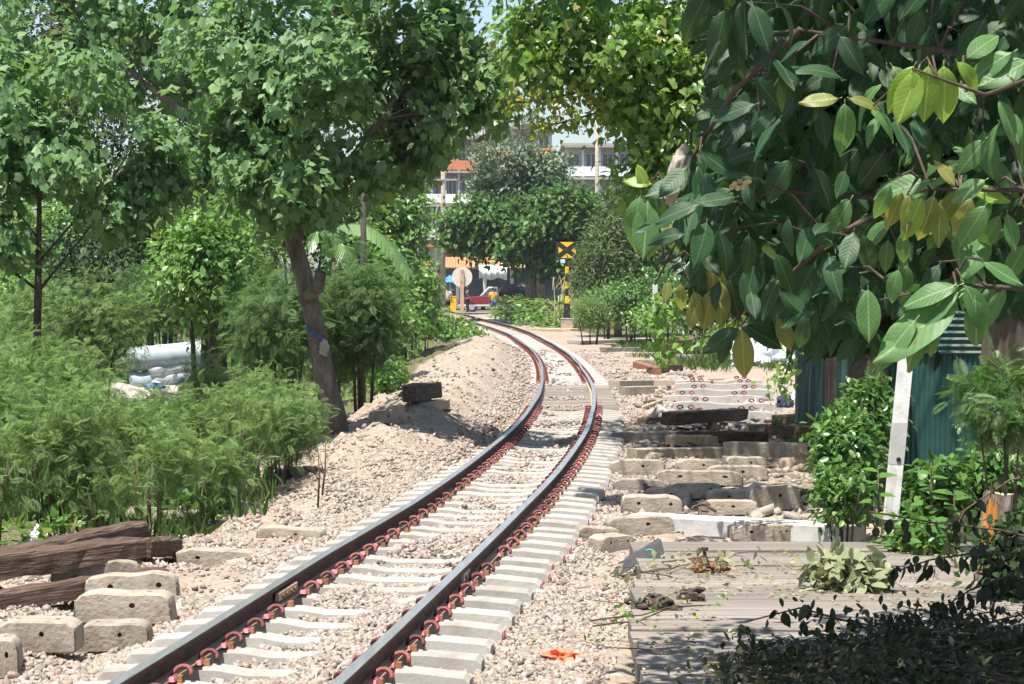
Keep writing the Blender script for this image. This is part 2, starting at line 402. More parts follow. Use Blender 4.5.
BL['young'] = bigleafmat("bigleaf_young", (.15, .27, .035), (.20, .32, .05), (.36, .46, .14), (.30, .48, .04), .38, .38)
BL['olive'] = bigleafmat("bigleaf_olive", (.13, .17, .04), (.21, .22, .06), (.34, .34, .14), (.32, .38, .05), .36, .42)

# ------------------------------------------------------------------ leaves and crowns
def tmpl_ovate(w=.5, fold=.12, bend=-.12, tip=1.0):
    prof = [(0, 0), (.12, .55), (.38, 1.0), (.68, .78), (1.0, 0)]
    V = []; T = []
    for i, (y, h) in enumerate(prof):
        z = bend * y * y
        V += [(-h * w / 2, y, z + fold * h * w), (0, y, z), (h * w / 2, y, z + fold * h * w)]
    for i in range(4):
        a = i * 3
        for k in (0, 1):
            T += [(a + k, a + k + 1, a + k + 4), (a + k, a + k + 4, a + k + 3)]
    return np.array(V), np.array(T)

def tmpl_simple(w=.5, bend=-.1):
    V = [(0, 0, 0), (w / 2, .42, .05), (0, 1, bend), (-w / 2, .42, .05)]
    return np.array(V), np.array([(0, 1, 2), (0, 2, 3)])

def tmpl_heart():
    V = [(0, .05, 0), (.3, -.08, .03), (.46, .22, .06), (.3, .58, .03), (0, 1.1, -.18), (-.3, .58, .03), (-.46, .22, .06), (-.3, -.08, .03), (0, .4, -.04)]
    T = [(8, i, i + 1) for i in range(7)] + [(8, 7, 0)]
    return np.array(V), np.array(T)

def tmpl_lobed(deep=1.0, curl=.30, sk=0.0):
    lob = [(-112, .5 + sk), (-54, .82), (0, 1.0), (54, .82 - sk), (112, .5)]
    seq = [(-160, .12)]
    for i, (a, r) in enumerate(lob):
        seq.append((a, r))
        if i < 4: seq.append(((a + lob[i+1][0]) / 2, (.62 if i in (1, 2) else .5) * deep))
    seq.append((160, .12))
    V = [(0, .0, 0)]
    for a, r in seq:
        w = math.radians(a); rr = r
        V.append((math.sin(w) * rr * .78, math.cos(w) * rr + .05, -curl * rr * rr + (.08 if r < .45 else 0)))
    T = [(0, i + 1, i) for i in range(1, len(seq))]
    return np.array(V), np.array(T)

def tmpl_feather(npair=11, w=.05):
    """twice-feathered leaf: many narrow pinnae on one stalk"""
    V = []; T = []
    def quad(a, d, l, wd):
        d = np.array(d) / np.linalg.norm(d); s = np.cross(d, (0, 0, 1)); s /= np.linalg.norm(s)
        o = len(V); a = np.array(a)
        V.extend([a, a + d * l * .5 + s * wd, a + d * l + np.array((0, 0, -.05)), a + d * l * .5 - s * wd])
        T.extend([(o, o + 1, o + 2), (o, o + 2, o + 3)])
    for i in range(npair):
        y = .18 + .8 * i / npair; z = -.22 * y * y
        l = .34 * math.sin(math.pi * (.25 + .65 * i / npair))
        for sx in (-1, 1): quad((0, y, z), (sx, .55, .05), l, w * .42)
    quad((0, .93, -.18), (0, 1, -.2), .2, w * .4)
    o = len(V); V.extend([np.array((-.008, 0, 0)), np.array((.008, 0, 0)), np.array((0, .98, -.2))]); T.append((o, o + 1, o + 2))
    return np.array(V), np.array(T)

TP = dict(ovate=tmpl_ovate(), wide=tmpl_ovate(.62, .1, -.2), simple=tmpl_simple(), narrow=tmpl_simple(.22, -.15), heart=tmpl_heart(),
          lobed=tmpl_lobed(), lobed_flat=tmpl_lobed(1.12, .12, .08), lobed_curled=tmpl_lobed(1.05, .62, -.06), feather=tmpl_feather(), feather_lo=tmpl_feather(6, .12), blade=tmpl_simple(.06, -.3))

def nrm(a): return a / np.maximum(np.linalg.norm(a, axis=-1, keepdims=True), 1e-9)

def scatter(tmpl, P, D, U, S, rg, var=0.0):
    """copies of a leaf at P pointing along D, upper face towards U, size S -> one vertex and one face array"""
    V, T = TP[tmpl] if isinstance(tmpl, str) else tmpl
    n = len(P); D = nrm(D); U = U - D * (U * D).sum(1, keepdims=True); U = nrm(U); X = np.cross(D, U)
    R = np.stack([X, D, U], 2)                       # columns
    W = np.einsum('nij,kj->nki', R, V) * S[:, None, None] + P[:, None, :]
    F_ = T[None] + (np.arange(n) * len(V))[:, None, None]
    return W.reshape(-1, 3), F_.reshape(-1, 3)

def clusters(blobs, rg, gapf=1.2, gap=-.15, shell=2.4):
    """tips of twigs inside a set of ellipsoids, with gaps"""
    C = []; D = []
    for b in blobs:
        c = np.array(b[0]); r = np.array(b[1]); n = b[2]; k = 0; tries = 0
        while k < n and tries < n * 12:
            tries += 1
            d = rg.normal(size=3); d /= np.linalg.norm(d); rad = rg.random() ** (1 / shell)
            p = c + d * r * rad * (0.86 + .28 * noise.noise(Vector(d * 2.2 + c)))
            if noise.noise(Vector(p * gapf)) < gap: continue
            C.append(p); D.append(nrm(d / r)); k += 1
    return np.array(C), np.array(D)

def leaves(C, D, rg, n, size, spread, droop, up=1.0, out=.6, jit=.7, sv=.3, nout=.9):
    m = len(C)
    P = np.repeat(C, n, 0) + rg.normal(size=(m * n, 3)) * spread
    DD = np.repeat(D, n, 0)
    d = DD * out + rg.normal(size=(m * n, 3)) * jit; d[:, 2] -= droop
    u = rg.normal(size=(m * n, 3)) * .40 + DD * nout; u[:, 2] += up
    S = size * (1 - sv + 2 * sv * rg.random(m * n))
    return P, d, u, S

def blob(x, y, rx, ry, Z, rd, n):
    """ellipsoid given by its place in the picture, its depth and its half-depth in metres"""
    c = at(x, y, Z); return ((c.x, c.y, c.z), (rx * Z / F, rd, ry * Z / F), n)

def tree(name, label, cat, trunk, blobs, tm, lm, nleaf, size, group=None, spread=.16, droop=.55, up=1.0, out=.6, jit=.7, bark='bark',
         nbranch=50, br=.018, limbs=(), seed=1, gap=-.15, gapf=1.2, shell=2.4, crown='crown', trunk_name='trunk', stubs=(), sv=.3, sides=9):
    rg = np.random.default_rng(seed)
    trunk = [(Vector(p), r) for p, r in trunk]
    base = trunk[0][0].copy()
    root = thing(name, base, label, cat, group)
    mb = MB(); mb.tube([p - base for p, r in trunk], [r for p, r in trunk], sides)
    for pts, rs in stubs: mb.tube([Vector(p) - base for p in pts], rs, 7)
    mb.build(trunk_name, MT[bark], root, True)
    C, D = clusters(blobs, rg, gapf, gap, shell)
    nodes = [p for p, r in trunk[max(1, len(trunk) // 2):]]
    mb = MB()
    for pts, rs in limbs:
        mb.tube([Vector(p) - base for p in pts], rs, 6); nodes += [Vector(p) for p in pts[1:]]
    idx = rg.permutation(len(C))[:nbranch]
    for i in idx:
        c = Vector(C[i]); nd = min(nodes, key=lambda q: (q - c).length + .8 * max(0, q.z - c.z))
        mid = nd.lerp(c, .55) + Vector(rg.normal(size=3) * .12 * (c - nd).length) * .6 + Vector((0, 0, .08 * (c - nd).length))
        mb.tube([nd - base, mid - base, c - base], [br, br * .6, br * .25], 4, cap=False)
    if mb.v: mb.build('branches', MT[bark], root, True)
    P, d, u, S = leaves(C, D, rg, nleaf, size, spread, droop, up, out, jit, sv)
    kinds = ('lobed', 'lobed_flat', 'lobed_curled', 'ovate') if tm == 'lobed' else (tm,)
    Ws = []; Ts = []; o = 0; pick = rg.integers(0, len(kinds), len(P))
    for q, kd in enumerate(kinds):
        k = pick == q; w_, t_ = scatter(kd, P[k] - np.array(base), d[k], u[k], S[k], rg); Ws.append(w_); Ts.append(t_ + o); o += len(w_)
    W = np.concatenate(Ws); T = np.concatenate(Ts)
    prop(link(crown, np_mesh(crown, W, T, LM[lm]), root), kind='stuff')
    return root

# ================================================================== THE SETTING: ground, gravel, path
Zs = np.concatenate([np.arange(-30, 6, 3), np.arange(6, 9, .5), np.arange(9, 40, .16), np.arange(40, 70, .35), np.arange(70, 170, 1.0), np.arange(170, 400, 12), [400, 500, 700, 1100, 2000, 4000]])
Xs = np.concatenate([[-3000, -1200, -500, -200, -100, -60, -40, -30, -24], np.arange(-20, -8, 1.2), np.arange(-8, -5, .35), np.arange(-5, 5.6, .11), np.arange(5.6, 9, .5), np.arange(9, 22, 1.3), [24, 30, 40, 60, 100, 200, 500, 1200, 3000]])
GX, GZ = np.meshgrid(Xs, Zs)
H = zg(GX, GZ)
near = sm(70, 30, GZ) * (np.abs(GX) < 8)
H = H + near * rng.normal(size=H.shape) * .010
nz = len(Zs); nx = len(Xs)
V = np.stack([GX, GZ, H], 2).reshape(-1, 3)
ii = (np.arange(nz - 1)[:, None] * nx + np.arange(nx - 1)[None]).ravel()
Q = np.stack([ii, ii + 1, ii + nx + 1, ii + nx], 1)

def ground_mat():
    m, nt, p = newmat("ground_dirt"); L = nt.links.new
    tc = N(nt, "ShaderNodeTexCoord")
    at_ = N(nt, "ShaderNodeAttribute", attribute_name="soil")
    n1 = N(nt, "ShaderNodeTexNoise"); n1.inputs['Scale'].default_value = .9; n1.inputs['Detail'].default_value = 9; n1.inputs['Roughness'].default_value = .7
    n2 = N(nt, "ShaderNodeTexVoronoi"); n2.inputs['Scale'].default_value = 17
    n3 = N(nt, "ShaderNodeTexNoise"); n3.inputs['Scale'].default_value = 28; n3.inputs['Detail'].default_value = 6
    for n in (n1, n2, n3): L(tc.outputs['Object'], n.inputs['Vector'])
    sand = ramp(nt, n1.outputs[0], [(.17, .125, .085), (.27, .212, .155), (.35, .29, .225)], [.3, .5, .7])
    sp = N(nt, "ShaderNodeSeparateColor"); L(n2.outputs['Color'], sp.inputs[0])
    peb = ramp(nt, sp.outputs[0], [(.21, .175, .145), (.33, .285, .24), (.27, .195, .145), (.40, .37, .34)], [0, .45, .75, 1])
    mx = N(nt, "ShaderNodeMix", data_type='RGBA'); mx.inputs[0].default_value = .62
    L(sand, mx.inputs[6]); L(peb, mx.inputs[7])
    soil = ramp(nt, n3.outputs[0], [(.05, .06, .025), (.10, .10, .05), (.19, .15, .10)], [.3, .5, .72])
    ad = N(nt, "ShaderNodeMath", operation='ADD'); L(at_.outputs['Fac'], ad.inputs[0])
    sb = N(nt, "ShaderNodeMath", operation='MULTIPLY_ADD'); L(n1.outputs[0], sb.inputs[0]); sb.inputs[1].default_value = 1.2; sb.inputs[2].default_value = -.6
    L(sb.outputs[0], ad.inputs[1]); ad.use_clamp = True
    mr = N(nt, "ShaderNodeMapRange"); L(ad.outputs[0], mr.inputs[0]); mr.inputs[1].default_value = .35; mr.inputs[2].default_value = .65
    m2 = N(nt, "ShaderNodeMix", data_type='RGBA'); L(mr.outputs[0], m2.inputs[0]); L(mx.outputs[2], m2.inputs[6]); L(soil, m2.inputs[7])
    L(m2.outputs[2], p.inputs['Base Color']); p.inputs['Roughness'].default_value = .95; p.inputs['Specular IOR Level'].default_value = .15
    b = N(nt, "ShaderNodeBump"); b.inputs['Strength'].default_value = .7; b.inputs['Distance'].default_value = .03
    hm = N(nt, "ShaderNodeMath", operation='ADD'); L(n2.outputs['Distance'], hm.inputs[0]); L(n3.outputs[0], hm.inputs[1])
    L(hm.outputs[0], b.inputs['Height']); L(b.outputs[0], p.inputs['Normal'])
    return m
me = np_mesh("ground", V, Q, ground_mat(), smooth=True)
U_ = GX - cx(GZ)
soil = np.clip(sm(-3.3, -4.2, U_) + sm(5.2, 6.2, U_) * sm(60, 40, GZ) + sm(3.4, 5.0, U_) * sm(62, 80, GZ) + sm(-2.6, -3.6, U_) * sm(62, 75, GZ), 0, 1)
a = me.attributes.new("soil", 'FLOAT', 'POINT'); a.data.foreach_set("value", soil.ravel().astype(np.float32))
prop(link("ground", me), kind='structure', label="pinkish gravel and sandy dirt ground along the railway", cat="ground")

# sandy footpath at the left, seen between the bushes; road at the level crossing
def sheet(name, P, mat, dz, **kw):
    mb = MB(); n = len(P)
    for i in range(n):
        a, b = P[i]
        mb.v += [tuple(put(a, dz)), tuple(put(Vector(a).lerp(Vector(b), .5), dz)), tuple(put(b, dz))]
    for i in range(n - 1):
        for k in (0, 1): mb.f.append([i*3+k, i*3+k+1, i*3+k+4, i*3+k+3]); mb.m.append(0)
    o = mb.build(name, mat, None, True); return prop(o, kind='structure', **kw)
sand_m = surf("sand", [(.30, .24, .18), (.38, .32, .25)], 3, .95, .3, 40)
sheet("path", [((-2.9 - .62 * i, 43.5 + .10 * i + .2 * math.sin(i)), (-3.0 - .62 * i, 46.3 + .3 * math.sin(i * 1.7))) for i in range(14)], sand_m, .035, label="sandy footpath behind the leaning tree", cat="path")
asph = surf("asphalt", [(.16, .155, .15), (.24, .235, .23)], 2, .9, .3, 40)
sheet("road", [((-60 + 8 * i, 149.5), (-60 + 8 * i, 158.5)) for i in range(16)], asph, .05, label="road crossing the railway far away", cat="road")

# ================================================================== RAILWAY TRACK
Zf = np.linspace(5, 168, 6000); Xf = cx(Zf); Rf = zr(Zf)
Sf = np.concatenate([[0], np.cumsum(np.hypot(np.diff(Zf), np.diff(Xf)))])
def along(s):
    Z = float(np.interp(s, Sf, Zf)); X = float(cx(Z)); e = .05
    t = Vector((float(cx(Z + e) - cx(Z - e)), 2 * e, float(zr(Z + e) - zr(Z - e)))).normalized()
    n = Vector((t.y, -t.x, 0)).normalized()
    return Vector((X, Z, float(zr(Z)))), t, n
S_END = Sf[-1]
track = thing("railway_track", (0, 0, 0), "single curving railway track on concrete sleepers in pale gravel", "railway track")
PROF = [(-.033, 0.0), (-.036, -.008), (-.035, -.030), (-.008, -.040), (-.008, -.112), (-.061, -.128), (-.061, -.138),
        (.061, -.138), (.061, -.128), (.008, -.112), (.008, -.040), (.035, -.030), (.036, -.008), (.033, 0.0)]
PM = [1, 1, 1, 1, 2, 2, 1, 2, 2, 1, 1, 1, 1, 0]   # material of the strip i -> i+1 ; last is running surface
def cant(Z): return float(.05 * sm(60, 100, Z))
for side in (-1, 1):
    mb = MB(); ss = np.concatenate([np.arange(0, 60, .3), np.arange(60, S_END, .6)]); K = len(PROF)
    rr = np.random.default_rng(3 + side)
    wob = np.interp(ss, np.arange(0, S_END + 5, 4.0), rr.normal(size=len(np.arange(0, S_END + 5, 4.0))) * .008)
    wob2 = np.interp(ss, np.arange(0, S_END + 5, 6.0), rr.normal(size=len(np.arange(0, S_END + 5, 6.0))) * .008) * (ss > 40)
    for i, s in enumerate(ss):
        p, t, n = along(s)
        c = p + n * (side * .533 + wob[i]) + Vector((0, 0, side * cant(p.y) / 2 + wob2[i]))
        for a, b in PROF: mb.v.append(tuple(c + n * a + Vector((0, 0, b))))
        if i:
            for k in range(K):
                k2 = (k + 1) % K; mb.f.append([(i-1)*K+k, (i-1)*K+k2, i*K+k2, i*K+k]); mb.m.append(PM[k])
    o = mb.build("rail", [MT['rail_top'], MT['rail_side'], MT['rail_foot']], track)
# sleeper shape: seats high, middle low, sloping ends; origin at the running-surface level on the centre line
def sleeper_mesh(seed, wood=False):
    r = random.Random(seed); mb = MB()
    if wood:
        st = [(-.98, -.150), (-.5, -.146), (0, -.15), (.5, -.146), (.98, -.152)]
    else:
        st = [(-1.03, -.190), (-1.0, -.165), (-.72, -.142), (-.36, -.142), (-.2, -.170), (.2, -.170), (.36, -.142), (.72, -.142), (1.0, -.165), (1.03, -.190)]
    for x, z in st:
        j = r.uniform(-.004, .004)
        wt, wb = (.10, .105) if wood else (.085, .115)
        mb.v += [(x, -wb, -.36), (x, -wt, z - .015 + j), (x, -wt + .015, z + j), (x, wt - .015, z + j), (x, wt, z - .015 + j), (x, wb, -.36)]
    n = len(st)
    for i in range(n - 1):
        for k in range(5): mb.f.append([i*6+k, i*6+k+1, i*6+6+k+1, i*6+6+k]); mb.m.append(0)
    mb.f += [list(range(6)), list(range((n-1)*6+5, (n-1)*6-1, -1))]; mb.m += [0, 0]
    if not wood:
        for sd in (-1, 1):
            for o in (-1, 1):
                mb.box((sd * .533 + o * .10, 0, -.128), (.045, .07, .04), None, 1, .7)
    return mb
clip_pts = []
for k in range(11):
    w = math.pi * (-.15 + 1.45 * k / 10)
    clip_pts.append((.052 - .050 * math.cos(w), .030 * math.sin(k * .5) - .01, .035 * math.sin(w) + .012))
clip_mb = MB(); clip_mb.tube([(.0, -.05, .0), (.0, .035, .004)] + [(.034 + .048 * math.cos(w), .05 + .045 * math.sin(w) * .35 - .05 * (1 - math.sin(w)) * .4, .012 + .036 * math.sin(w)) for w in np.linspace(math.pi, -.25, 9)], .014, 6)
clip_me = clip_mb.mesh("rail_clip", MT['clip_red'], True)
pad_mb = MB(); pad_mb.box((0, -.01, 0), (.05, .075, .020), None, 0, .8)
pad_me = pad_mb.mesh("insulator", MT['pink'])
sl_me = [sleeper_mesh(k).mesh("sleeper", [MT['concrete_new'], MT['rust']]) for k in range(4)]
sw_me = [sleeper_mesh(k + 9, True).mesh("sleeper", MT['wood_grey']) for k in range(3)]
pend_me = MB().box((1.032, 0, -.225), (.012, .12, .07), None, 0).mesh("paint_mark", MT['pink'])
rs = random.Random(4); SL = []
k = 0; s = 3.6
far_clip = MB()
while s < S_END - 1:
    p, t, n = along(s); Z = p.y
    wood = 41.5 < Z < 54
    me = rs.choice(sw_me if wood else sl_me)
    ang = math.atan2(n.y, n.x) + rs.uniform(-.012, .012)
    sh = rs.uniform(-.03, .03)
    o = link("sleeper", me, track, p + n * sh + Vector((0, 0, -.006 - rs.uniform(0, .008))), (0, math.asin(-cant(Z) / 1.07), ang))
    if wood: o["label"] = "old grey wooden sleeper half buried in gravel"
    SL.append((s, Z, p, n, sh))
    skip = Z < 16.2 and 14.9 < Z
    if not wood:
        if 14 < Z < 42 and rs.random() < .45 : link("paint_mark", pend_me, o)
        for sd in (-1, 1):
            for od in (-1, 1):
                if skip and sd == -1 and rs.random() < .6 or rs.random() < .03: continue
                ch = 1 if od == 1 else -1
                if len(SL) <= 62:
                    link("rail_clip", clip_me, o, (sd * .533 - sh + od * .062, rs.uniform(-.012, .012), -.116), (0, 0, 0 if od == 1 else math.pi))
                    link("insulator", pad_me, o, (sd * .533 - sh + od * .055, -.045, -.118), (0, 0, 0 if od == 1 else math.pi))
                elif Z < 132:
                    M = Matrix.Translation(p) @ Matrix.Rotation(ang, 4, 'Z')
                    cpt = [M @ Vector((sd * .533 + od * (.055 + .085 * q), yy, -.125 + zz)) for q, yy, zz in ((0, -.03, 0), (0, .04, .03), (.5, .05, .055), (1, 0, .035), (.9, -.05, 0))]
                    far_clip.tube(cpt, .016, 4)
    s += .60; k += 1
prop(far_clip.build("rail_clip", MT['clip_red'], track), kind='stuff')
# pale insulated joints on both rails
for (x, y, sd) in ((322, 569, -1), (474, 556, 1)):
    Zj = 15.3 if sd == -1 else 16.3
    p, t, n = along(float(np.interp(Zj, Zf, Sf)))
    mb = MB()
    for od in (-1, 1):
        mb.box((od * .022, 0, -.075), (.024, .62 if sd == -1 else .34, .06), None, 0, 1, .006)
        for b in (-.2, -.07, .07, .2) if sd == -1 else (-.1, .1): mb.disc((od * .040, b, -.075), .017, .016, 'x', 6, 1)
    mb.build("joint_bar", [MT['concrete_white'] if sd == 1 else MT['wood_pale'], MT['rust']], track, False, p + n * sd * .533, (0, 0, math.atan2(n.y, n.x)))

# ================================================================== BALLAST STONES
def ico():
    bm = bmesh.new(); bmesh.ops.create_icosphere(bm, subdivisions=1, radius=1); bm.verts.ensure_lookup_table()
    V = np.array([v.co[:] for v in bm.verts]); T = np.array([[v.index for v in f.verts] for f in bm.faces]); bm.free(); return V, T
IV, IT = ico()
OV = np.array([(1, 0, 0), (-1, 0, 0), (0, 1, 0), (0, -1, 0), (0, 0, 1), (0, 0, -1)], float); OT = np.array([(0, 2, 4), (2, 1, 4), (1, 3, 4), (3, 0, 4), (2, 0, 5), (1, 2, 5), (3, 1, 5), (0, 3, 5)])
CV = np.array([(x, y, z) for x in (-1, 1) for y in (-1, 1) for z in (-1, 1)], float) * .78
CT = np.array([(0, 1, 3), (0, 3, 2), (4, 6, 7), (4, 7, 5), (0, 4, 5), (0, 5, 1), (2, 3, 7), (2, 7, 6), (0, 2, 6), (0, 6, 4), (1, 5, 7), (1, 7, 3)])
def stones(P, S, rg, lo=False):
    V, T = (OV, OT) if lo else (CV, CT)
    n = len(P)
    W = V[None] * (1 + rg.uniform(-.35, .3, size=(n, len(V), 1))) + rg.uniform(-.38, .38, size=(n, len(V), 3))
    W = W * (np.stack([rg.uniform(.8, 1.25, n), rg.uniform(.7, 1.1, n), rg.uniform(.5, .85, n)], 1) * S[:, None])[:, None, :]
    A = rg.normal(size=(n, 3, 3)) * .45; A[:, 0, 0] += 1; A[:, 1, 1] += 1; A[:, 2, 2] += 1
    w = rg.uniform(0, 2 * math.pi, n); cz, sz = np.cos(w), np.sin(w); Z0 = np.zeros(n)
    Rz = np.stack([np.stack([cz, -sz, Z0], 1), np.stack([sz, cz, Z0], 1), np.stack([Z0, Z0, Z0 + 1], 1)], 1)
    q, _ = np.linalg.qr(A); q = q * np.sign(np.einsum('nii->ni', q))[:, None, :]
    W = np.einsum('nij,nkj->nki', Rz @ q, W) + P[:, None, :]
    return W.reshape(-1, 3), (T[None] + (np.arange(n) * len(V))[:, None, None]).reshape(-1, 3)
def stone_mat():
    m, nt, p = newmat("ballast_stone"); L = nt.links.new
    g = N(nt, "ShaderNodeNewGeometry"); tc = N(nt, "ShaderNodeTexCoord")
    c = ramp(nt, g.outputs['Random Per Island'], [(.165, .138, .115), (.275, .234, .198), (.335, .288, .245), (.285, .21, .166), (.41, .375, .335), (.13, .108, .095)], [0, .2, .45, .68, .88, 1])
    n1 = N(nt, "ShaderNodeTexNoise"); n1.inputs['Scale'].default_value = 45; n1.inputs['Detail'].default_value = 5; L(tc.outputs['Object'], n1.inputs['Vector'])
    hs = N(nt, "ShaderNodeHueSaturation"); L(c, hs.inputs['Color']); mr = N(nt, "ShaderNodeMapRange"); L(n1.outputs[0], mr.inputs[0]); mr.inputs[3].default_value = .65; mr.inputs[4].default_value = 1.35
    L(mr.outputs[0], hs.inputs['Value']); L(hs.outputs[0], p.inputs['Base Color']); p.inputs['Roughness'].default_value = .9; p.inputs['Specular IOR Level'].default_value = .2
    b = N(nt, "ShaderNodeBump"); b.inputs['Strength'].default_value = .5; b.inputs['Distance'].default_value = .01; L(n1.outputs[0], b.inputs['Height']); L(b.outputs[0], p.inputs['Normal'])
    return m
MT['stone'] = stone_mat()
def ballast(n, z0, z1, ulo, uhi, s0, s1, rg, lo, power=1.0):
    Z = z0 + (z1 - z0) * rg.random(n) ** power
    u = ulo + (uhi - ulo) * rg.random(n)
    X = cx(Z) + u
    S = rg.uniform(s0, s1, n) * (1 + .5 * (rg.random(n) < .06))
    sarr = np.interp(Z, Zf, Sf); ph = np.mod(sarr - 3.6 + .3, .60) - .3
    crib = np.abs(u) < 1.02
    onsl = crib & (np.abs(ph) < .115)
    nv = np.array([noise.noise(Vector((float(a) * 1.1, float(b) * .55, 3))) for a, b in zip(u, Z)])
    mid = np.abs(u) < .36
    keep = ~(onsl & ~(mid & (nv > .05)))
    keep &= ~((np.abs(np.abs(u) - .533) < .13) & (np.abs(ph) < .16))
    keep &= ~(np.abs(np.abs(u) - .533) < .075)
    fill = np.where(crib & mid, .045 + .06 * np.clip(nv * 2.5 + .2, 0, 1), 0) + np.where(crib & ~mid & (u < 0), .02, 0)
    z = zg(X, Z) + fill + S * rg.uniform(-.2, .45, n)
    keep &= rg.random(n) < np.where(np.abs(u) < 1.3, 1.0, np.clip(.75 + nv * 1.4, .12, 1) * np.where(u < -1.3, 1 - .75 * sm(24, 33, Z), 1))
    return stones(np.stack([X, Z, z], 1)[keep], S[keep], rg, lo)
rg = np.random.default_rng(21)
for nm, n, z0, z1, ul, uh, a, b, lo, pw in (("ballast_gravel", 52000, 10.3, 17, -3.3, 1.75, .007, .022, False, 1.0),
                                        ("ballast_gravel", 34000, 17, 27, -3.6, 1.7, .009, .025, False, 1.0), ("ballast_gravel", 20000, 27, 50, -3.6, 2.0, .012, .030, False, 1.3),
                                        ("ballast_gravel", 5000, 50, 90, -3.4, 2.6, .025, .06, True, 1.2), ("ballast_gravel", 3500, 20, 60, 1.3, 5.0, .012, .035, True, 1.0)):
    W, T = ballast(n, z0, z1, ul, uh, a, b, rg, lo, pw)
    prop(link(nm, np_mesh(nm, W, T, MT['stone'])), "loose pinkish grey track ballast stones", "gravel", kind='stuff')

# ================================================================== PLATFORM OF OLD TIMBERS, LOOSE SLEEPERS, BLOCKS
plat = thing("timber_platform", (2.0, 15, -.27), "platform of weathered grey timbers laid side by side right of the track", "platform")
rs = random.Random(8)
Zp = 10.9
while Zp < 19.0:
    w = rs.uniform(.26, .5) if Zp < 17.6 else rs.uniform(.45, .65)
    xl = (.62 + (Zp - 11.5) * .052) + rs.uniform(-.03, .05)
    xr = 3.0 + (Zp - 11) * .09 + rs.uniform(-.1, .1)
    mb = MB(); th = .12; nn = 5
    P = []
    for i in range(nn):
        x = xl + (xr - xl) * i / (nn - 1); dz = rs.uniform(-.006, .006); dy = rs.uniform(-.006, .006)
        for yy, zz in ((-w/2, -th), (-w/2, -.012), (-w/2 + .012, 0), (w/2 - .012, 0), (w/2, -.012), (w/2, -th)):
            P.append((x - 2, yy + dy, zz + dz))
    fs = []
    for i in range(nn - 1):
        for q in range(5): fs.append([i*6+q, i*6+q+1, i*6+7+q, i*6+6+q])
    fs += [list(range(6)), list(range(nn*6-1, nn*6-7, -1))]
    mb.add(P, fs)
    o = mb.build("timber", MT['wood_grey'], plat, False, (0, Zp + w / 2 - 15, .12 + rs.uniform(-.012, .012)), (0, rs.uniform(-.004, .004), rs.uniform(-.01, .01)))
    Zp += w + rs.uniform(.006, .026)

# concrete half-sleeper blocks with bolt holes: three shapes, rounded end, a recessed hole
def block_mesh(L, W, Hh, seed):
    r = random.Random(seed); bm = bmesh.new()
    prof = [(-L/2, -Hh/2), (L/2 - .01, -Hh/2), (L/2, -Hh/2 + .02), (L/2 - r.uniform(0, .012), Hh/2 - r.uniform(.05, .10)), (L/2 - .02, Hh/2 - .035), (L/2 - .065, Hh/2 - r.uniform(.004, .016)), (L/2 - .15, Hh/2 + r.uniform(-.006, .004)), (0, Hh/2 - r.uniform(0, .014)), (-L/2 + r.uniform(.06, .16), Hh/2), (-L/2 + r.uniform(.02, .05), Hh/2 - r.uniform(.01, .035)), (-L/2 + r.uniform(0, .01), Hh/2 - r.uniform(.03, .08))]
    F_ = [bm.verts.new((x, -W/2, z)) for x, z in prof]; B_ = [bm.verts.new((x * .99, W/2, z)) for x, z in prof]
    bm.faces.new(F_); bm.faces.new(B_[::-1]); n = len(prof)
    for i in range(n):
        j = (i + 1) % n; bm.faces.new((F_[i], B_[i], B_[j], F_[j]))
    bmesh.ops.recalc_face_normals(bm, faces=bm.faces)
    bmesh.ops.bevel(bm, geom=[e for e in bm.edges], offset=.011, segments=2, affect='EDGES', clamp_overlap=True)
    me = bpy.data.meshes.new("concrete_block"); bm.to_mesh(me); bm.free()
    ob = bpy.data.objects.new("tmp", me); COL.objects.link(ob)
    cut = MB()
    for hx in ((-.12, .16) if seed % 2 else (.05,)): cut.tube([(hx * L / .55, -W, .02), (hx * L / .55, -W/2 + .06, .02)], .018, 8)
    for hx in (-.13, .13): cut.tube([(hx, 0, Hh), (hx, 0, Hh/2 - .05)], .018, 8)
    co = cut.build("tmpcut", MT['concrete_old'])
    md = ob.modifiers.new("b", 'BOOLEAN'); md.operation = 'DIFFERENCE'; md.object = co; md.solver = 'EXACT'
    me.polygons.foreach_set('use_smooth', [True] * len(me.polygons)); ob.modifiers.new('w', 'WEIGHTED_NORMAL').keep_sharp = True
    me2 = bpy.data.meshes.new_from_object(ob.evaluated_get(bpy.context.evaluated_depsgraph_get()))
    bpy.data.objects.remove(ob); bpy.data.objects.remove(co)
    me2.materials.clear(); me2.materials.append(MT['concrete_old'])
    me2.name = "concrete_block"
    return me2
BM = [block_mesh(.55, .25, .20, k) for k in range(6)]
def block(x0, x1, yb, yt, label, group, k=0, rz=0.0, tilt=0.0, flip=False, dy=0.0, sink=0.0, stack=0.0):
    """a block whose front face spans x0..x1 with its foot at picture row yb"""
    v = gp((x0 + x1) / 2, yb, stack); Z = v.y
    Lm = (x1 - x0) * Z / F; Hm = max(.10, min(.26, (yb - yt) * Z / F))
    o = link("concrete_block", BM[(k + int(x0)) % 6])
    o.location = (v.x, Z + .125 + dy, v.z + stack + Hm / 2 - sink); q = random.Random(int(x0 * 3 + yb)); o.rotation_euler = (q.uniform(-.05, .03), tilt + q.uniform(-.035, .035), rz + q.uniform(-.07, .07))
    o.scale = (Lm / .55 / max(.5, abs(math.cos(rz))), 1, Hm / .20)
    return prop(o, label, "concrete block", group)
gl, gr = "concrete blocks dumped left of the track", "concrete blocks dumped right of the track"
block(-8, 77, 655, 622, "dusty concrete block at the left edge in front of the timbers", gl, 0)
block(76, 149, 653, 624, "concrete block butted against the right end of the leftmost front block", gl, 2, .03)
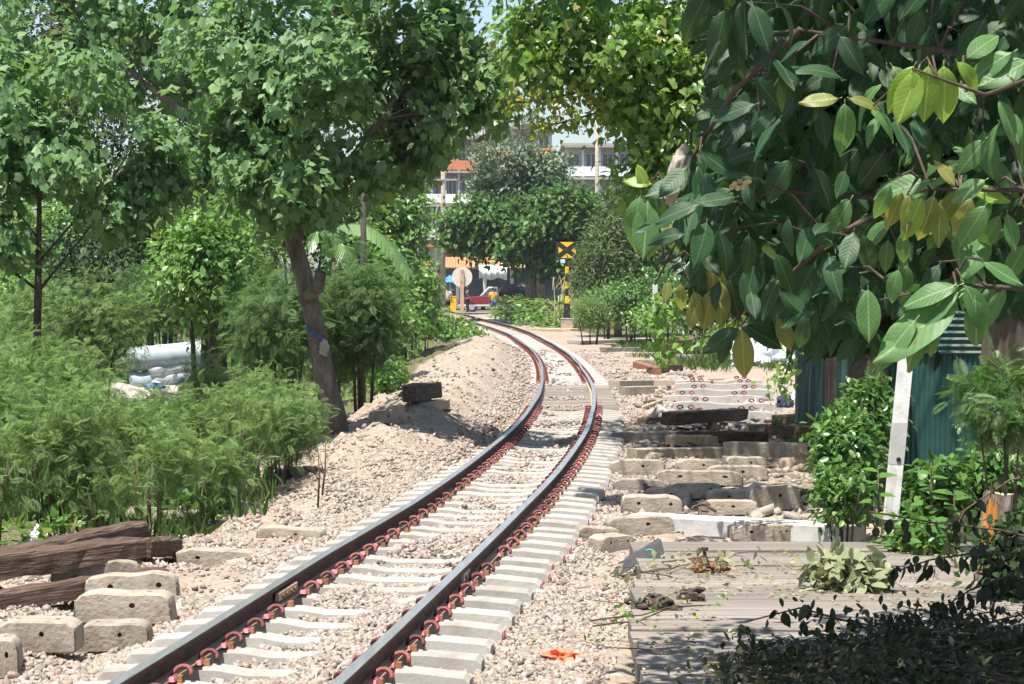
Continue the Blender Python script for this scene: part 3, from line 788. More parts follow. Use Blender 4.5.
block(-40, 16, 681, 640, "concrete block cut by the left edge, nearest the bottom corner", gl, 1, .08)
block(73, 173, 625, 593, "long concrete block in the middle, with two bolt holes, in front of two stacked ones", gl, 1, -.02)
block(80, 175, 609, 577, "concrete block just behind the long two hole one, right of the timbers", gl, 3, .05, 0, False, .1)
block(45, 137, 600, 566, "tilted concrete block leaning on the old dark timbers", gl, 2, .12, -.06, False, .12)
block(44, 76, 561, 546, "small pale slab half hidden behind the dark timbers", gl, 0, .1)
block(128, 153, 529, 508, "upright pale concrete stub below the feathery shrubs", gl, 2, .5)
block(152, 204, 530, 512, "low concrete block lying beside the upright stub under the shrubs", gl, 0, -.05)
block(257, 325, 538, 524, "brown stained block sunk flat in gravel nearest the left rail", gl, 3, -.1, .03, sink=.04)
block(175, 256, 568, 547, "worn concrete block alone in gravel between the timbers and the rail", gl, 0, -.06, .02, sink=.03)
block(372, 412, 425, 412, "shaded block on the gravel mound under the leaning tree", gl, 1, .5, .1)
R_ = [(606, 676, 537, 517, "sandy concrete block left of the white beam end, above the black bucket", 0, .0, 0),
 (576, 620, 541, 528, "concrete block half sunk beside the sleeper ends, left of the bucket", 2, .2, .05),
 (594, 630, 553, 536, "rounded concrete block directly behind the black bucket", 1, .4, 0),
 (730, 801, 543, 524, "sandy concrete block leaning on the front of the white beam", 3, .05, 0),
 (699, 759, 516, 501, "concrete block with two bolt holes just behind the white beam", 1, -.03, 0),
 (748, 801, 511, 485, "tall concrete block with a rounded top right of the others behind the white beam", 2, .1, 0),
 (708, 778, 505, 491, "concrete block with bolts on top in the middle of the pile", 3, .1, 0),
 (667, 724, 500, 484, "pale concrete block with a dark gap at its right end, centre of the pile", 0, .0, 0),
 (645, 692, 502, 489, "low concrete block left of the centre of the pile", 1, -.1, 0),
 (621, 684, 515, 496, "long flat concrete block at the left front of the pile", 2, .02, 0),
 (613, 667, 493, 480, "brown stained concrete block nearest the sleeper ends behind the pile", 3, .0, 0),
 (610, 665, 477, 460, "large concrete block beside the sleeper ends at the shade edge", 0, .0, 0),
 (656, 744, 486, 471, "long concrete block in dappled shade with a notch on top", 1, .0, 0),
 (706, 769, 481, 466, "concrete block with a bolt hole in dappled shade, right side", 2, -.04, 0),
 (725, 768, 472, 457, "dark capped concrete block in deep shade near the fence bush", 3, .05, 0),
 (676, 722, 474, 460, "concrete block with a white patch, in shade behind the notched one", 0, .02, 0)]
for x0, x1, yb, yt, lb, k, rz, tl in R_: block(x0, x1, yb, yt, lb, gr, k, rz, tl)
# long bars: white beam, dark timbers, weathered sleepers
def bar(name, x0, y0, x1, y1, w, h, mat, label, cat, group=None, dz=0.0, bev=.012, dz1=None, roll=0.0):
    """a straight bar lying on the ground from one picture point to another"""
    a = gp(x0, y0); b = gp(x1, y1); a.z += dz; b.z += dz if dz1 is None else dz1
    d = b - a; c = a.lerp(b, .5) + Vector((0, 0, h / 2))
    rt = random.Random(int(x0 * 7 + y0)); Ln = d.length; nn = 15 if 'wood' in mat.name else 7; P = []
    for i in range(nn):
        x = -Ln / 2 + Ln * i / (nn - 1); jit = lambda: rt.uniform(-1, 1) * min(w, h) * (.06 if 'wood' in mat.name else .008)
        e = .85 if i in (0, nn - 1) and 'wood' in mat.name else 1
        for yy, zz in ((-w/2, -h/2), (-w/2, h/2 - bev), (-w/2 + bev, h/2), (w/2 - bev, h/2), (w/2, h/2 - bev), (w/2, -h/2)):
            P.append((x + jit(), yy * e + jit(), zz * e + jit()))
    fs = []
    for i in range(nn - 1):
        for q in range(6):
            q2 = (q + 1) % 6; fs.append([i*6+q, i*6+q2, i*6+6+q2, i*6+6+q])
    fs += [list(range(6)), list(range(nn*6-1, nn*6-7, -1))]
    mb = MB(); mb.add(P, fs)
    o = mb.build(name, mat); o.location = c
    o.rotation_euler = (roll, -math.asin(d.z / Ln), math.atan2(d.y, d.x))
    return prop(o, label, cat, group)
bar("concrete_beam", 634, 532, 860, 545, .34, .17, MT['concrete_white'], "long bright white concrete beam lying across the blocks, right of the track", "concrete beam")
gt = "dark old timbers left of the track"
bar("timber", -30, 600, 140, 574, .24, .17, MT['wood_dark'], "thick cracked dark timber on top, its end pointing to the track", "timber", gt, .12, .03)
bar("timber", -25, 600, 138, 558, .22, .17, MT['wood_dark'], "reddish dark timber behind the thickest one", "timber", gt, .14, .03)
bar("timber", -20, 613, 164, 584, .18, .13, MT['wood_dark'], "thin greyish timber lowest in the heap beneath the thick ones", "timber", gt, .0, .02)
bar("timber", 141, 563, 173, 560, .2, .16, MT['wood_dark'], "short broken dark timber stub at the right end of the heap", "timber", gt, .04, .03)
gm = "timbers on the mound"
bar("timber", 409, 410, 435, 404, .24, .24, MT['wood_dark'], "squared dark timber end propped on the gravel mound by the leaning tree", "timber", gm, .1)
bar("timber", 398, 416, 444, 408, .22, .14, MT['wood_pale'], "brown timber lying under the dark squared one on the mound", "timber", gm, .0)
gs = "new concrete sleepers stacked beside the track"
for i, (x0, x1, y) in enumerate(((656, 786, 421), (662, 792, 412), (660, 782, 404.5), (664, 780, 398), (655, 776, 392.5), (662, 770, 388))):
    v = gp((x0 + x1) / 2 + rs.uniform(-8, 8), y + rs.uniform(-1, 1)); o = link("spare_sleeper", sl_me[i % 4]); o.location = (v.x, v.y + .1, v.z + .33 + rs.uniform(-.03, .03)); o.rotation_euler = (rs.uniform(-.06, .06), rs.uniform(-.03, .03), rs.uniform(-.07, .07))
    prop(o, ["front spare concrete sleeper of the row, half in shade with a pink end", "second spare concrete sleeper from the front of the row", "third spare concrete sleeper from the front of the row", "fourth spare concrete sleeper from the front, in sun", "fifth spare concrete sleeper from the front, sticking out at its left end", "rearmost spare concrete sleeper of the row"][i], "sleeper", gs)
    link("paint_mark", pend_me, o, (-2.065, 0, 0))
    for sd in (-1, 1):
        for od in (-1, 1): link("rail_clip", clip_me, o, (sd * .533 + od * .062, 0, -.116), (0, 0, 0 if od == 1 else math.pi))
gw = "old sleepers lying in the shade right of the track"
for (x0, y0, x1, y1, w, h, m, lb, dz) in (
 (612, 443, 690, 442, .25, .16, 'wood_grey', "grey weathered sleeper nearest the track ends in the shade", 0),
 (632, 460, 722, 458, .22, .15, 'concrete_old', "pale grey old sleeper in dappled shade in front of the dark ones", 0),
 (668, 449, 715, 449, .2, .14, 'wood_pale', "short brown sleeper piece at the shade edge behind the pale one", .05),
 (668, 432, 742, 426, .26, .2, 'wood_dark', "black thick sleeper lying aslant in the deepest shade", .1),
 (680, 445, 764, 446, .26, .2, 'wood_dark', "black sleeper with a rounded right end in front of the aslant one", 0),
 (728, 458, 812, 460, .24, .22, 'concrete_old', "rough grey sleeper with its end towards the fence bush", 0),
 (770, 438, 846, 444, .26, .22, 'wood_dark', "dark sleeper in front of the white bag by the fence", .0),
 (776, 426, 838, 428, .24, .2, 'wood_dark', "dark sleeper the white bag lies on, by the green fence", .0),
 (640, 425, 672, 424, .2, .12, 'wood_dark', "short black plank on the ground beside the first spare sleeper", 0),
 (745, 434, 800, 436, .2, .16, 'wood_grey', "grey sleeper between the black ones and the fence", .0),
 (806, 470, 858, 478, .26, .24, 'wood_dark', "dark sleeper nearest the fence bush, behind the rounded block", .0)):
    bar("old_sleeper", x0, y0, x1, y1, w, h, MT[m], lb, "sleeper", gw, dz)
gf = "slabs and timbers scattered farther along the track"
for (x0, y0, x1, y1, w, h, m, lb) in (
 (614, 390, 648, 389, .3, .22, 'concrete_old', "rough grey slab beside the far curve, left of the spare sleepers"),
 (622, 396, 652, 395, .25, .2, 'concrete_old', "small grey slab just in front of the rough one"),
 (636, 368, 658, 375, .2, .2, 'rust', "reddish brown broken timber tilted up beyond the spare sleepers"),
 (650, 374, 680, 371, .22, .2, 'wood_dark', "dark brown broken timber right of the reddish one"),
 (637, 366, 672, 366, .25, .18, 'wood_grey', "grey timber behind the broken brown ones"),
 (626, 357, 662, 357, .35, .16, 'concrete_old', "flat slab in line behind the grey timber"),
 (602, 352, 640, 352, .4, .18, 'wood_grey', "weathered timber close to the rail at the far bend"),
 (575, 344, 655, 341, .9, .14, 'concrete_new', "long pale concrete slab past the signal block"),
 (655, 387, 712, 388, .25, .18, 'concrete_old', "sandy slab at the back of the spare sleepers"),
 (708, 384, 724, 384, .2, .12, 'rust', "small rust brown timber on sand under the hanging leaves"),
 (676, 361, 697, 361, .5, .2, 'concrete_old', "pale rubble slab in the grass patch"),
 (530, 330, 575, 331, .9, .12, 'wood_pale', "sandy boards left of the signal block"),
 (480, 320, 545, 326, .8, .12, 'concrete_new', "pale kerb beside the farthest part of the rails")):
    bar("slab", x0, y0, x1, y1, w, h, MT[m], lb, "slab", gf)
bar("wooden_stick", 642, 412, 662, 404, .05, .05, MT['wood_pale'], "thin pale stick on the dirt heap left of the spare sleepers", "stick", None, .05)

# crumpled soft things
def crumple(name, c, r, mat, label, cat, seed=1, f=2.2, amp=.45, group=None, sub=4, flat=True, rz=0.0):
    bm = bmesh.new(); bmesh.ops.create_icosphere(bm, subdivisions=sub, radius=1)
    for v in bm.verts:
        q = v.co.normalized(); k = 1 + amp * (noise.noise(q * f + Vector((seed * 3.1, 0, 0))) + .5 * noise.noise(q * f * 2.3 + Vector((0, seed * 1.7, 0))) + .28 * noise.noise(q * f * 5.5 + Vector((seed, 0, 0))))
        v.co = Vector((q.x * r[0], q.y * r[1], max(q.z, -.3 if flat else -1) * r[2])) * k
    me = bpy.data.meshes.new(name); bm.to_mesh(me); bm.free(); me.materials.append(mat)
    if sub > 3: me.polygons.foreach_set("use_smooth", [True] * len(me.polygons))
    o = link(name, me, None, Vector(c), (0, 0, rz)); return prop(o, label, cat, group)
v = gp(800, 414); crumple("plastic_bag", v + Vector((0, 0, .30)), (.17, .16, .13), MT['plastic_white'], "white plastic bag on dark sleepers against the green fence", "bag", 3)
v = gp(39, 547); crumple("plastic_bag", v + Vector((0, 0, .06)), (.07, .08, .11), MT['plastic_white'], "crushed clear plastic bag at the foot of the left shrubs", "bag", 5, 3)
v = gp(30, 556); crumple("plastic_sheet", v, (.16, .2, .03), MT['plastic_white'], "flattened pale plastic sheet near the dark timbers", "rubbish", 6, 3)
v = gp(785, 418); crumple("cloth_heap", v + Vector((0, 0, .25)), (.14, .14, .17), MT['cloth_navy'], "dark blue cloth bundle beside the white bag", "cloth", 8, 3)
for i, (x, y, rx, rz, lb) in enumerate(((742, 355, .75, .55, "pale rubbish heap nearest the grass beyond the hanging leaves"), (722, 351, .45, .22, "low white rubbish heap left of the larger one"), (768, 366, 1.0, .62, "grey tarpaulin heap beside the fence end"))):
    v = gp(x, y); crumple("rubbish_heap" if i < 2 else "tarpaulin", v, (rx, .8, rz), MT['plastic_white' if i < 2 else 'tarp'], lb, "rubbish", 20 + i, 2.6, .6, None, 5)
for i, (x, y, s_) in enumerate(((636, 325, .35), (650, 328, .45), (617, 322, .2))):
    v = gp(x, y); crumple("rubbish_bag", v + Vector((0, 0, .1)), (s_, s_, s_ * .7), MT['plastic_white'], ["small white rubbish bag left of the short white post", "white rubbish bag at the foot of the short white post", "tiny white rubbish bag by the round bush"][i], "bag", 30 + i, 3, group="far rubbish bags")
v = gp(560, 660); crumple("plastic_scrap", v + Vector((0, 0, .015)), (.085, .10, .05), MT['plastic_orange'], "crumpled orange plastic scrap on the gravel beside the sleeper ends", "rubbish", 9, 2.6, .7, None, 3, True, .5)
v = gp(160, 605)
# torn black rubber sheet, folded over pale stuff with a green string
v = gp(640, 575); root = thing("rubber_sheet", v, "folded torn grey black rubber sheet beside the timber platform, pale stuff under it", "rubber sheet", None, .1)
V = []; fs = []; na, nb = 9, 7
for j in range(nb):
    for i in range(na):
        u, w = i / (na - 1), j / (nb - 1)
        q = Vector((noise.noise(Vector((u * 3, w * 2, 2))), noise.noise(Vector((u * 3, w * 2, 7))), noise.noise(Vector((u * 4, w * 3, 4)))))
        V.append((-.20 + .37 * u - .06 * w * u + q.x * .03, (-.16 + .32 * w) * (.28 + .72 * u) + q.y * .02, .03 + .25 * u ** .75 - (.30 * max(0, w - .62) + .45 * max(0, .3 - w)) * (.3 + u) + q.z * .035))
for j in range(nb - 1):
    for i in range(na - 1): fs.append((j*na+i, j*na+i+1, j*na+na+i+1, j*na+na+i))
mb = MB(); mb.add(V, fs); o = mb.build("sheet", MT['grey_rubber'], root, False)
md = o.modifiers.new("s", 'SOLIDIFY'); md.thickness = .01
o = crumple("lining", (.03, -.10, .07), (.07, .07, .06), MT['plastic_white'], None, None, 12, 3); o.parent = root; o.location = (.04, -.10, .03)
mb = MB(); mb.tube([(.05 + .05 * math.cos(w), -.14, .17 + .04 * math.sin(w)) for w in np.linspace(-1.8, 2.2, 8)], .008, 5); mb.build("string", surf("green_string", [(.03, .25, .18), (.06, .34, .25)], 8), root, True)
# rusty track fittings piled on the platform
def fittings(x, y, n, label, seed, spread, mat, bolt):
    v = gp(x, y); v.z = -.15; r = random.Random(seed); root = thing("rusty_fittings", v, label, "scrap iron")
    for i in range(n):
        mb = MB(); k = i % 3; px, py = r.uniform(-spread, spread), r.uniform(-.07, .07)
        rot = (r.uniform(-.5, .5), r.uniform(-.5, .5), r.uniform(0, 3)); c = Vector((px, py, .025 + .05 * r.random() * (1 - abs(px) / spread)))
        if k == 0: mb.box((0, 0, 0), (.13, .07, .022), None, 0, .9, .004); mb.box((.04, 0, .018), (.03, .07, .02)); nm = "plate"
        elif k == 1: mb.tube([(-.05, 0, 0), (-.02, .01, .03), (.03, 0, .035), (.06, -.01, 0), (.03, -.02, -.01)], .012, 6); nm = "clip"
        else: mb.box((0, 0, 0), (.05, .05, .055), None, 0, .85, .006); mb.tube([(0, 0, 0), (.075, 0, 0)], .013, 6); mb.disc((.06, 0, 0), .024, .02, 'x', 6); nm = "bolt"
        mb.build(nm, mat, root, False, c, rot)
    if bolt:
        mb = MB(); mb.tube([(0, 0, .03), (.005, 0, .16)], .014, 7); mb.disc((.005, 0, .165), .026, .022, 'z', 6); mb.build("bolt", MT['iron_dark'], root)
fittings(704, 590, 15, "small heap of rusty rail fittings with one bolt standing up", 2, .15, MT['rust'], True)
fittings(655, 630, 11, "dark iron rail fittings in a row near the platform edge", 3, .14, MT['iron_dark'], False)
fittings(694, 624, 4, "two dark iron brackets right of the row of fittings", 5, .06, MT['iron_dark'], False)
fittings(708, 525, 5, "dark iron fittings on the platform below the white beam", 7, .12, MT['iron_dark'], False)

# rubble and splinters among the old sleepers
rg = np.random.default_rng(64); n = 1500; Z = 22 + 45 * rg.random(n) ** 1.2; X = 1.0 + 3.6 * rg.random(n) + (Z - 30) * .02; k = (X - cx(Z)) > 1.35; X, Z = X[k], Z[k]; S = rg.uniform(.018, .06, len(X)) * (1 + (rg.random(len(X)) < .1))
W, T = stones(np.stack([X, Z, zg(X, Z) + S * .3], 1), S, rg)
prop(link("rubble", np_mesh("rubble", W, T, MT['stone'])), "broken concrete rubble scattered among the old sleepers", "rubble", None, 'stuff')
n = 260; Z = 23 + 34 * rg.random(n); X = 1.2 + 3.2 * rg.random(n); k = (X - cx(Z)) > 1.4; X, Z = X[k], Z[k]; n = len(X); mb = MB()
for x, z in zip(X, Z):
    L_ = rg.uniform(.1, .5); mb.box((x, z, float(zg(x, z)) + .03), (L_, rg.uniform(.03, .08), rg.uniform(.02, .06)), (rg.normal() * .1, rg.normal() * .15, rg.normal() * .9), 0, .8)
prop(mb.build("wood_splinters", MT['wood_dark']), "dark broken wood pieces scattered among the old sleepers", "wood scraps", None, 'stuff')

# ================================================================== TREES AND SHRUBS, left side
T1b = gp(334, 433); z1 = T1b.y
tree("leaning_tree", "lobed leaved tree on a thick leaning trunk with a sawn stub, left of the curve", "tree",
     [(T1b - Vector((0, 0, .1)), .23), (at(333, 415, z1), .175), (at(324, 375, z1), .145), (at(314, 320, z1), .13), (at(303, 275, z1), .128), (at(293, 240, z1), .115), (at(272, 190, z1), .10), (at(250, 120, z1), .06), (at(240, 40, z1), .03)],
     [blob(330, 95, 120, 105, z1, 2.0, 146), blob(425, 62, 74, 84, z1 - .5, 1.6, 93), blob(250, 70, 95, 95, z1 + .5, 1.8, 89), blob(360, -50, 170, 90, z1, 2.4, 115),
      blob(392, 158, 46, 44, z1, 1.1, 39), blob(290, 185, 75, 55, z1 - .6, 1.3, 61), blob(486, 85, 24, 55, z1, .8, 70), blob(475, 40, 40, 70, z1, 1.0, 35), blob(428, 135, 40, 28, z1, .8, 19), blob(235, 150, 60, 60, z1, 1.0, 39)],
     'lobed', 'lobed', 22, .125, None, .135, .8, .9, .8, .7, sv=.42, limbs=[([at(292, 240, z1), at(330, 190, z1 - .3), at(380, 120, z1 - .4), at(420, 60, z1 - .4)], [.10, .07, .05, .02]), ([at(272, 190, z1), at(320, 110, z1), at(340, 20, z1)], [.08, .05, .02]), ([at(292, 240, z1), at(270, 215, z1), at(230, 180, z1)], [.06, .04, .02])],
     nbranch=110, seed=2, gap=.0, gapf=1.05, stubs=[([at(303, 300, z1 - .05), at(318, 288, z1 - .35), at(321, 272, z1 - .42)], [.09, .085, .08])])
# rags tied on its trunk
mb = MB(); c = at(318, 335, z1 - .05)
mb.tube([c + Vector((.15 * math.cos(w), .15 * math.sin(w), -.13 * math.cos(w))) for w in np.linspace(-2.9, -.4, 9)], .018, 5); o = mb.build("cloth_strip", MT['cloth_blue'], None, True); prop(o, "blue cloth strip tied round the leaning trunk", "cloth")
crumple("cloth_rag", at(324, 348, z1 - .18), (.06, .04, .10), MT['dry_leaf_grey'], "grey rag hanging from the leaning trunk under the blue strip", "cloth", 44, 2.5, .6, None, 3, False)

Z2 = 29.0; g2 = put((at(37, 0, Z2).x, Z2))
tree("young_tree", "slim young tree with one thin straight grey trunk at the far left", "tree",
     [(g2, .062), (at(36, 370, Z2), .055), (at(38, 292, Z2), .048), (at(39, 230, Z2), .034), (at(40, 150, Z2), .02)],
     [blob(55, 150, 115, 62, Z2, 1.3, 113), blob(135, 165, 72, 50, Z2, .9, 64), blob(0, 110, 70, 70, Z2, 1.0, 59), blob(5, 225, 60, 48, Z2, .8, 37), blob(95, 215, 62, 30, Z2, .7, 32), blob(70, 80, 60, 40, Z2, 1, 32)],
     'lobed', 'lobed', 20, .115, None, .115, .8, .9, .7, .75, bark='bark_dark', br=.011,
     limbs=[([at(38, 290, Z2), at(10, 270, Z2), at(-20, 240, Z2 + .1)], [.026, .018, .01]), ([at(38, 292, Z2), at(62, 262, Z2), at(100, 215, Z2)], [.026, .018, .008]), ([at(39, 262, Z2), at(75, 220, Z2), at(110, 180, Z2)], [.02, .015, .006]), ([at(39, 240, Z2), at(20, 215, Z2), at(-10, 180, Z2)], [.02, .012, .006])],
     nbranch=60, seed=3, gap=-.02)
Z3 = 44.0; g3 = put((at(212, 0, Z3).x, Z3))
tree("tall_tree", "tall tree with several rising limbs behind the slim young tree", "tree",
     [(g3, .25), (at(212, 300, Z3), .2), (at(208, 200, Z3), .17), (at(203, 135, Z3), .14)],
     [blob(95, 0, 140, 75, Z3, 2.4, 123), blob(60, 55, 90, 60, Z3, 1.8, 64), blob(195, 20, 90, 80, Z3, 2.2, 91), blob(150, 95, 70, 40, Z3 + 1, 1.4, 37), blob(230, 150, 50, 60, Z3, 1.5, 42), blob(170, 175, 60, 40, Z3, 1.4, 37), blob(180, -90, 190, 70, Z3, 2.6, 86)],
     'lobed', 'lobed', 19, .145, None, .165, .8, .9, .7, .75, bark='bark',
     limbs=[([at(205, 150, Z3), at(180, 110, Z3 - .5), at(140, 80, Z3 - .5), at(100, 40, Z3)], [.11, .08, .06, .02]), ([at(204, 140, Z3), at(198, 80, Z3), at(190, 10, Z3)], [.10, .07, .03]), ([at(204, 140, Z3), at(212, 90, Z3 - .3), at(208, 30, Z3)], [.10, .07, .03]), ([at(206, 120, Z3), at(235, 70, Z3), at(255, 20, Z3)], [.06, .04, .02])],
     nbranch=90, seed=4, gap=-.02)

def mass(name, label, cat, blobs, tm, lm, nl, size, seed, group=None, bark='bark_dark', stems=3, **kw):
    """a dense shrub, thicket or creeper mass: stems rising from its own foot"""
    b0 = blobs[0]; base = put((b0[0][0], b0[0][1])); rg = np.random.default_rng(seed)
    top = Vector(b0[0])
    limbs = []
    for k in range(stems):
        off = Vector((rg.normal() * b0[1][0] * .35, rg.normal() * .2, 0)); q = put(base + off * .5)
        limbs.append(([q, q.lerp(top, .5) + off * .4, top + off * 1.1 + Vector((0, 0, b0[1][2] * .3))], [kw.get('sr', .03), kw.get('sr', .03) * .8, kw.get('sr', .03) * .3]))
    k2 = {k: v for k, v in kw.items() if k != 'sr'}
    k2.setdefault('nbranch', 14); k2.setdefault('br', kw.get('sr', .03) * .4); k2.setdefault('sides', 6)
    return tree(name, label, cat, [(base, kw.get('sr', .03) * 1.1), (base.lerp(top, .6), kw.get('sr', .03) * .8), (top, kw.get('sr', .03) * .4)], blobs, tm, lm, nl, size, group, bark=bark, limbs=limbs, seed=seed, trunk_name='stem', crown='foliage', **k2)

gvt = "creeper covered thickets behind the left shrubs"
for i, (x, y, rx, ry, Z, n, lm, lb) in enumerate(((20, 330, 60, 55, 52, 210, 'vine', "pale creeper thicket at the far left edge behind the slim trunk"), (95, 275, 75, 70, 58, 230, 'inner', "shadowy thicket under the slim young tree's crown"),
    (165, 225, 75, 85, 60, 260, 'inner', "dark creeper thicket below the tall tree's limbs"), (235, 235, 60, 70, 58, 220, 'vine', "bright creeper thicket left of the leaning trunk"), (300, 190, 60, 80, 64, 210, 'inner', "dark thicket behind the leaning tree's crown"), (206, 262, 46, 60, 42, 170, 'vine', "creeper thicket round the foot of the tall tree"),
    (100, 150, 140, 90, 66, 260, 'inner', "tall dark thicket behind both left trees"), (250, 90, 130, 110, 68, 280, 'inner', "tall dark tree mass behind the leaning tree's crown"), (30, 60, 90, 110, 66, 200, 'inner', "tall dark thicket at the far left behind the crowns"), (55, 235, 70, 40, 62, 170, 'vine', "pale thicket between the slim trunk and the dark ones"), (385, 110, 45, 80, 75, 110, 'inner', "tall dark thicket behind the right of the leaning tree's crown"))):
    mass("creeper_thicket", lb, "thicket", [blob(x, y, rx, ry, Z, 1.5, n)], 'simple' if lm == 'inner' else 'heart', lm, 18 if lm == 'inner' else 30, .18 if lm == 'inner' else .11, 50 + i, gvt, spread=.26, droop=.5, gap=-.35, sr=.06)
gvm = "creeper covered trees beside the far curve"
for i, (x, y, rx, ry, Z, n, lb) in enumerate(((395, 225, 42, 60, 74, 200, "tall leafy creeper column left of the far power pole"), (360, 280, 48, 55, 66, 210, "creeper covered bank behind the banana leaves"), (412, 290, 34, 42, 80, 150, "creeper covered bush just left of the round sign"), (340, 215, 46, 50, 72, 150, "creeper thicket behind the dark post"), (385, 325, 34, 22, 62, 90, "low creeper bank above the gravel mound"))):
    mass("creeper_tree", lb, "creeper", [blob(x, y, rx, ry, Z, 1.3, n)], 'heart', 'vine', 18, .155, 70 + i, gvm, spread=.2, droop=.5, gap=-.4, sr=.05)
for i, (x, y, rx, ry, Z, n, lb) in enumerate(((455, 332, 26, 15, 88, 90, "low creeper patch at the foot of the round sign's post"), (425, 322, 24, 18, 84, 80, "low creeper patch left of the round sign's post"), (470, 338, 16, 9, 84, 40, "small creeper patch nearest the rail, right of the round sign"), (385, 375, 18, 10, 50, 40, "small leafy weed patch on the mound beside the leaning tree"))):
    mass("creeper_patch", lb, "creeper", [blob(x, y, rx, ry, Z, .8, n)], 'heart', 'vine', 14, .12, 90 + i, "low creepers on the bank", spread=.16, droop=.3, gap=-.5, sr=.02)

# feathery shrubs
gfm = "feathery small trees in the middle distance at left"
for i, (x, y, rx, ry, Z, n, lm, lb) in enumerate(((95, 320, 55, 52, 44, 105, 'feather', "feathery shrub behind the slim trunk"), (165, 300, 56, 34, 52, 115, 'feather_dark', "feathery shrub above the silvery rolls"), (232, 300, 46, 58, 44, 110, 'feather', "feathery shrub right of the silvery rolls"),
    (278, 320, 38, 62, 37, 125, 'feather_dark', "darker feathery tree just left of the leaning trunk"), (362, 318, 42, 52, 38, 125, 'feather_dark', "dark feathery tree round the thin dark post"), (335, 345, 24, 36, 39, 45, 'feather', "small feathery shrub right behind the leaning trunk"), (40, 320, 40, 40, 46, 70, 'feather', "feathery shrub near the left edge, behind"))):
    mass("feathery_tree", lb, "small tree", [blob(x, y, rx, ry, Z, 1.0, n)], 'feather', lm, 30, .19, 110 + i, gfm, spread=.22, droop=.35, up=1.2, gap=-.3, sr=.03, stems=4, nbranch=26, jit=.9)
gff = "feathery shrubs in front at left"
FS = [(20, 420, 55, 56, 24, 85, "feathery shrub at the left edge"), (66, 412, 46, 50, 26, 85, "feathery shrub under the slim young trunk"), (60, 455, 48, 44, 20.5, 70, "front feathery shrub above the dark timbers"), (128, 452, 42, 34, 23, 62, "feathery shrub right of the front one"),
      (185, 444, 42, 32, 24.5, 60, "feathery shrub in the middle of the front row"), (235, 440, 38, 34, 25, 58, "feathery shrub left of the gravel slope"), (286, 442, 32, 30, 26, 50, "rightmost feathery shrub, at the gravel slope"), (-10, 470, 40, 46, 20, 50, "feathery shrub cut by the left edge"),
      (150, 470, 34, 26, 21.5, 30, "low feathery shrub above the upright concrete stub"), (212, 478, 28, 22, 23, 26, "low feathery shrub beside the gravel"), (30, 372, 45, 26, 32, 60, "feathery shrub behind at the left edge"), (215, 400, 30, 20, 30, 30, "thin feathery shrub beside the sandy path"), (262, 410, 26, 20, 29, 28, "small feathery shrub before the leaning tree's foot"), (100, 500, 26, 22, 20.2, 20, "sparse low feathery shrub right behind the dark timbers")]
for i, (x, y, rx, ry, Z, n, lb) in enumerate(FS):
    rq = random.Random(i); ex = [blob(x + rq.uniform(-1, 1) * rx, y - ry * rq.uniform(.5, 1.25), 10, 9, Z + rq.uniform(-.4, .4), .12, 4) for _ in range(5)]
    mass("feathery_shrub", lb, "shrub", [blob(x, y - 8, rx, ry * .92, Z, .55, int(n * .58))] + ex, 'feather', 'feather', 24, .135, 130 + i, gff, spread=.13, droop=.28, up=1.3, gap=-.2, sr=.014, stems=9, nbranch=40, jit=.9, bark='twig', shell=1.8)
# bare stalks at the edge of the gravel
for i, (x, yb, yt, lb) in enumerate(((318, 508, 448, "bare forked stalk standing in the gravel"), (322, 498, 440, "thin dry stalk beside the forked one"), (272, 492, 440, "thin dry stalk at the right end of the shrubs"), (192, 508, 462, "pale bare stem under the middle shrubs"), (184, 508, 450, "second pale bare stem under the middle shrubs"))):
    v = gp(x, yb); mb = MB(); t = at(x + 4 * math.sin(i * 2), yt, v.y)
    mb.tube([v, v.lerp(t, .5) + Vector((.015, 0, 0)), t], [.012, .010, .004], 5); mb.tube([v.lerp(t, .45), t + Vector((-.08, 0, -.12))], [.007, .003], 4)
    prop(mb.build("dry_stalk", MT['twig'], None, True), lb, "stalk", "dry stalks at the gravel edge")
# leafy ground cover under the shrubs
def cover(name, label, region, n, tm, lm, size, seed, hmax=.25, cond=None):
    rg = np.random.default_rng(seed); x0, x1, z0, z1_ = region
    X = rg.uniform(x0, x1, n); Z = rg.uniform(z0, z1_, n)
    nv = np.array([noise.noise(Vector((float(a) * .8, float(b) * .5, seed))) for a, b in zip(X, Z)])
    k = nv > -.1
    if cond is not None: k &= cond(X, Z)
    X, Z, nv = X[k], Z[k], nv[k]; n = len(X)
    P = np.stack([X, Z, zg(X, Z) + rg.random(n) * hmax * np.clip(nv * 3 + .5, .1, 1)], 1)
    d = rg.normal(size=(n, 3)); d[:, 2] = rg.uniform(-.3, .6, n); u = rg.normal(size=(n, 3)) * .5; u[:, 2] += 1
    if tm == 'blade': d[:, 2] = 1.6; d[:, :2] *= .6; u = rg.normal(size=(n, 3)); P[:, 2] = zg(X, Z)
    W, T = scatter(tm, P, d, u, size * rg.uniform(.6, 1.4, n), rg)
    return prop(link(name, np_mesh(name, W, T, LM[lm])), label, "ground cover", None, 'stuff')
left = lambda X, Z: (X - cx(Z)) < -3.0 - .02 * Z
cover("ground_cover", "low leafy weeds under the left shrubs", (-7.5, -1.6, 19.6, 36), 12000, 'heart', 'ground_leaf', .075, 3, .22, lambda X, Z: (X < -.125 * Z + .05) & (X < -2.6 - (Z < 21.5) * .6))
cover("ground_cover", "weeds and creepers on the bank farther left", (-16, -2.5, 36, 90), 9000, 'heart', 'vine', .15, 4, .4, lambda X, Z: ((X - cx(Z)) < -4.3) & (X / Z < -.033))
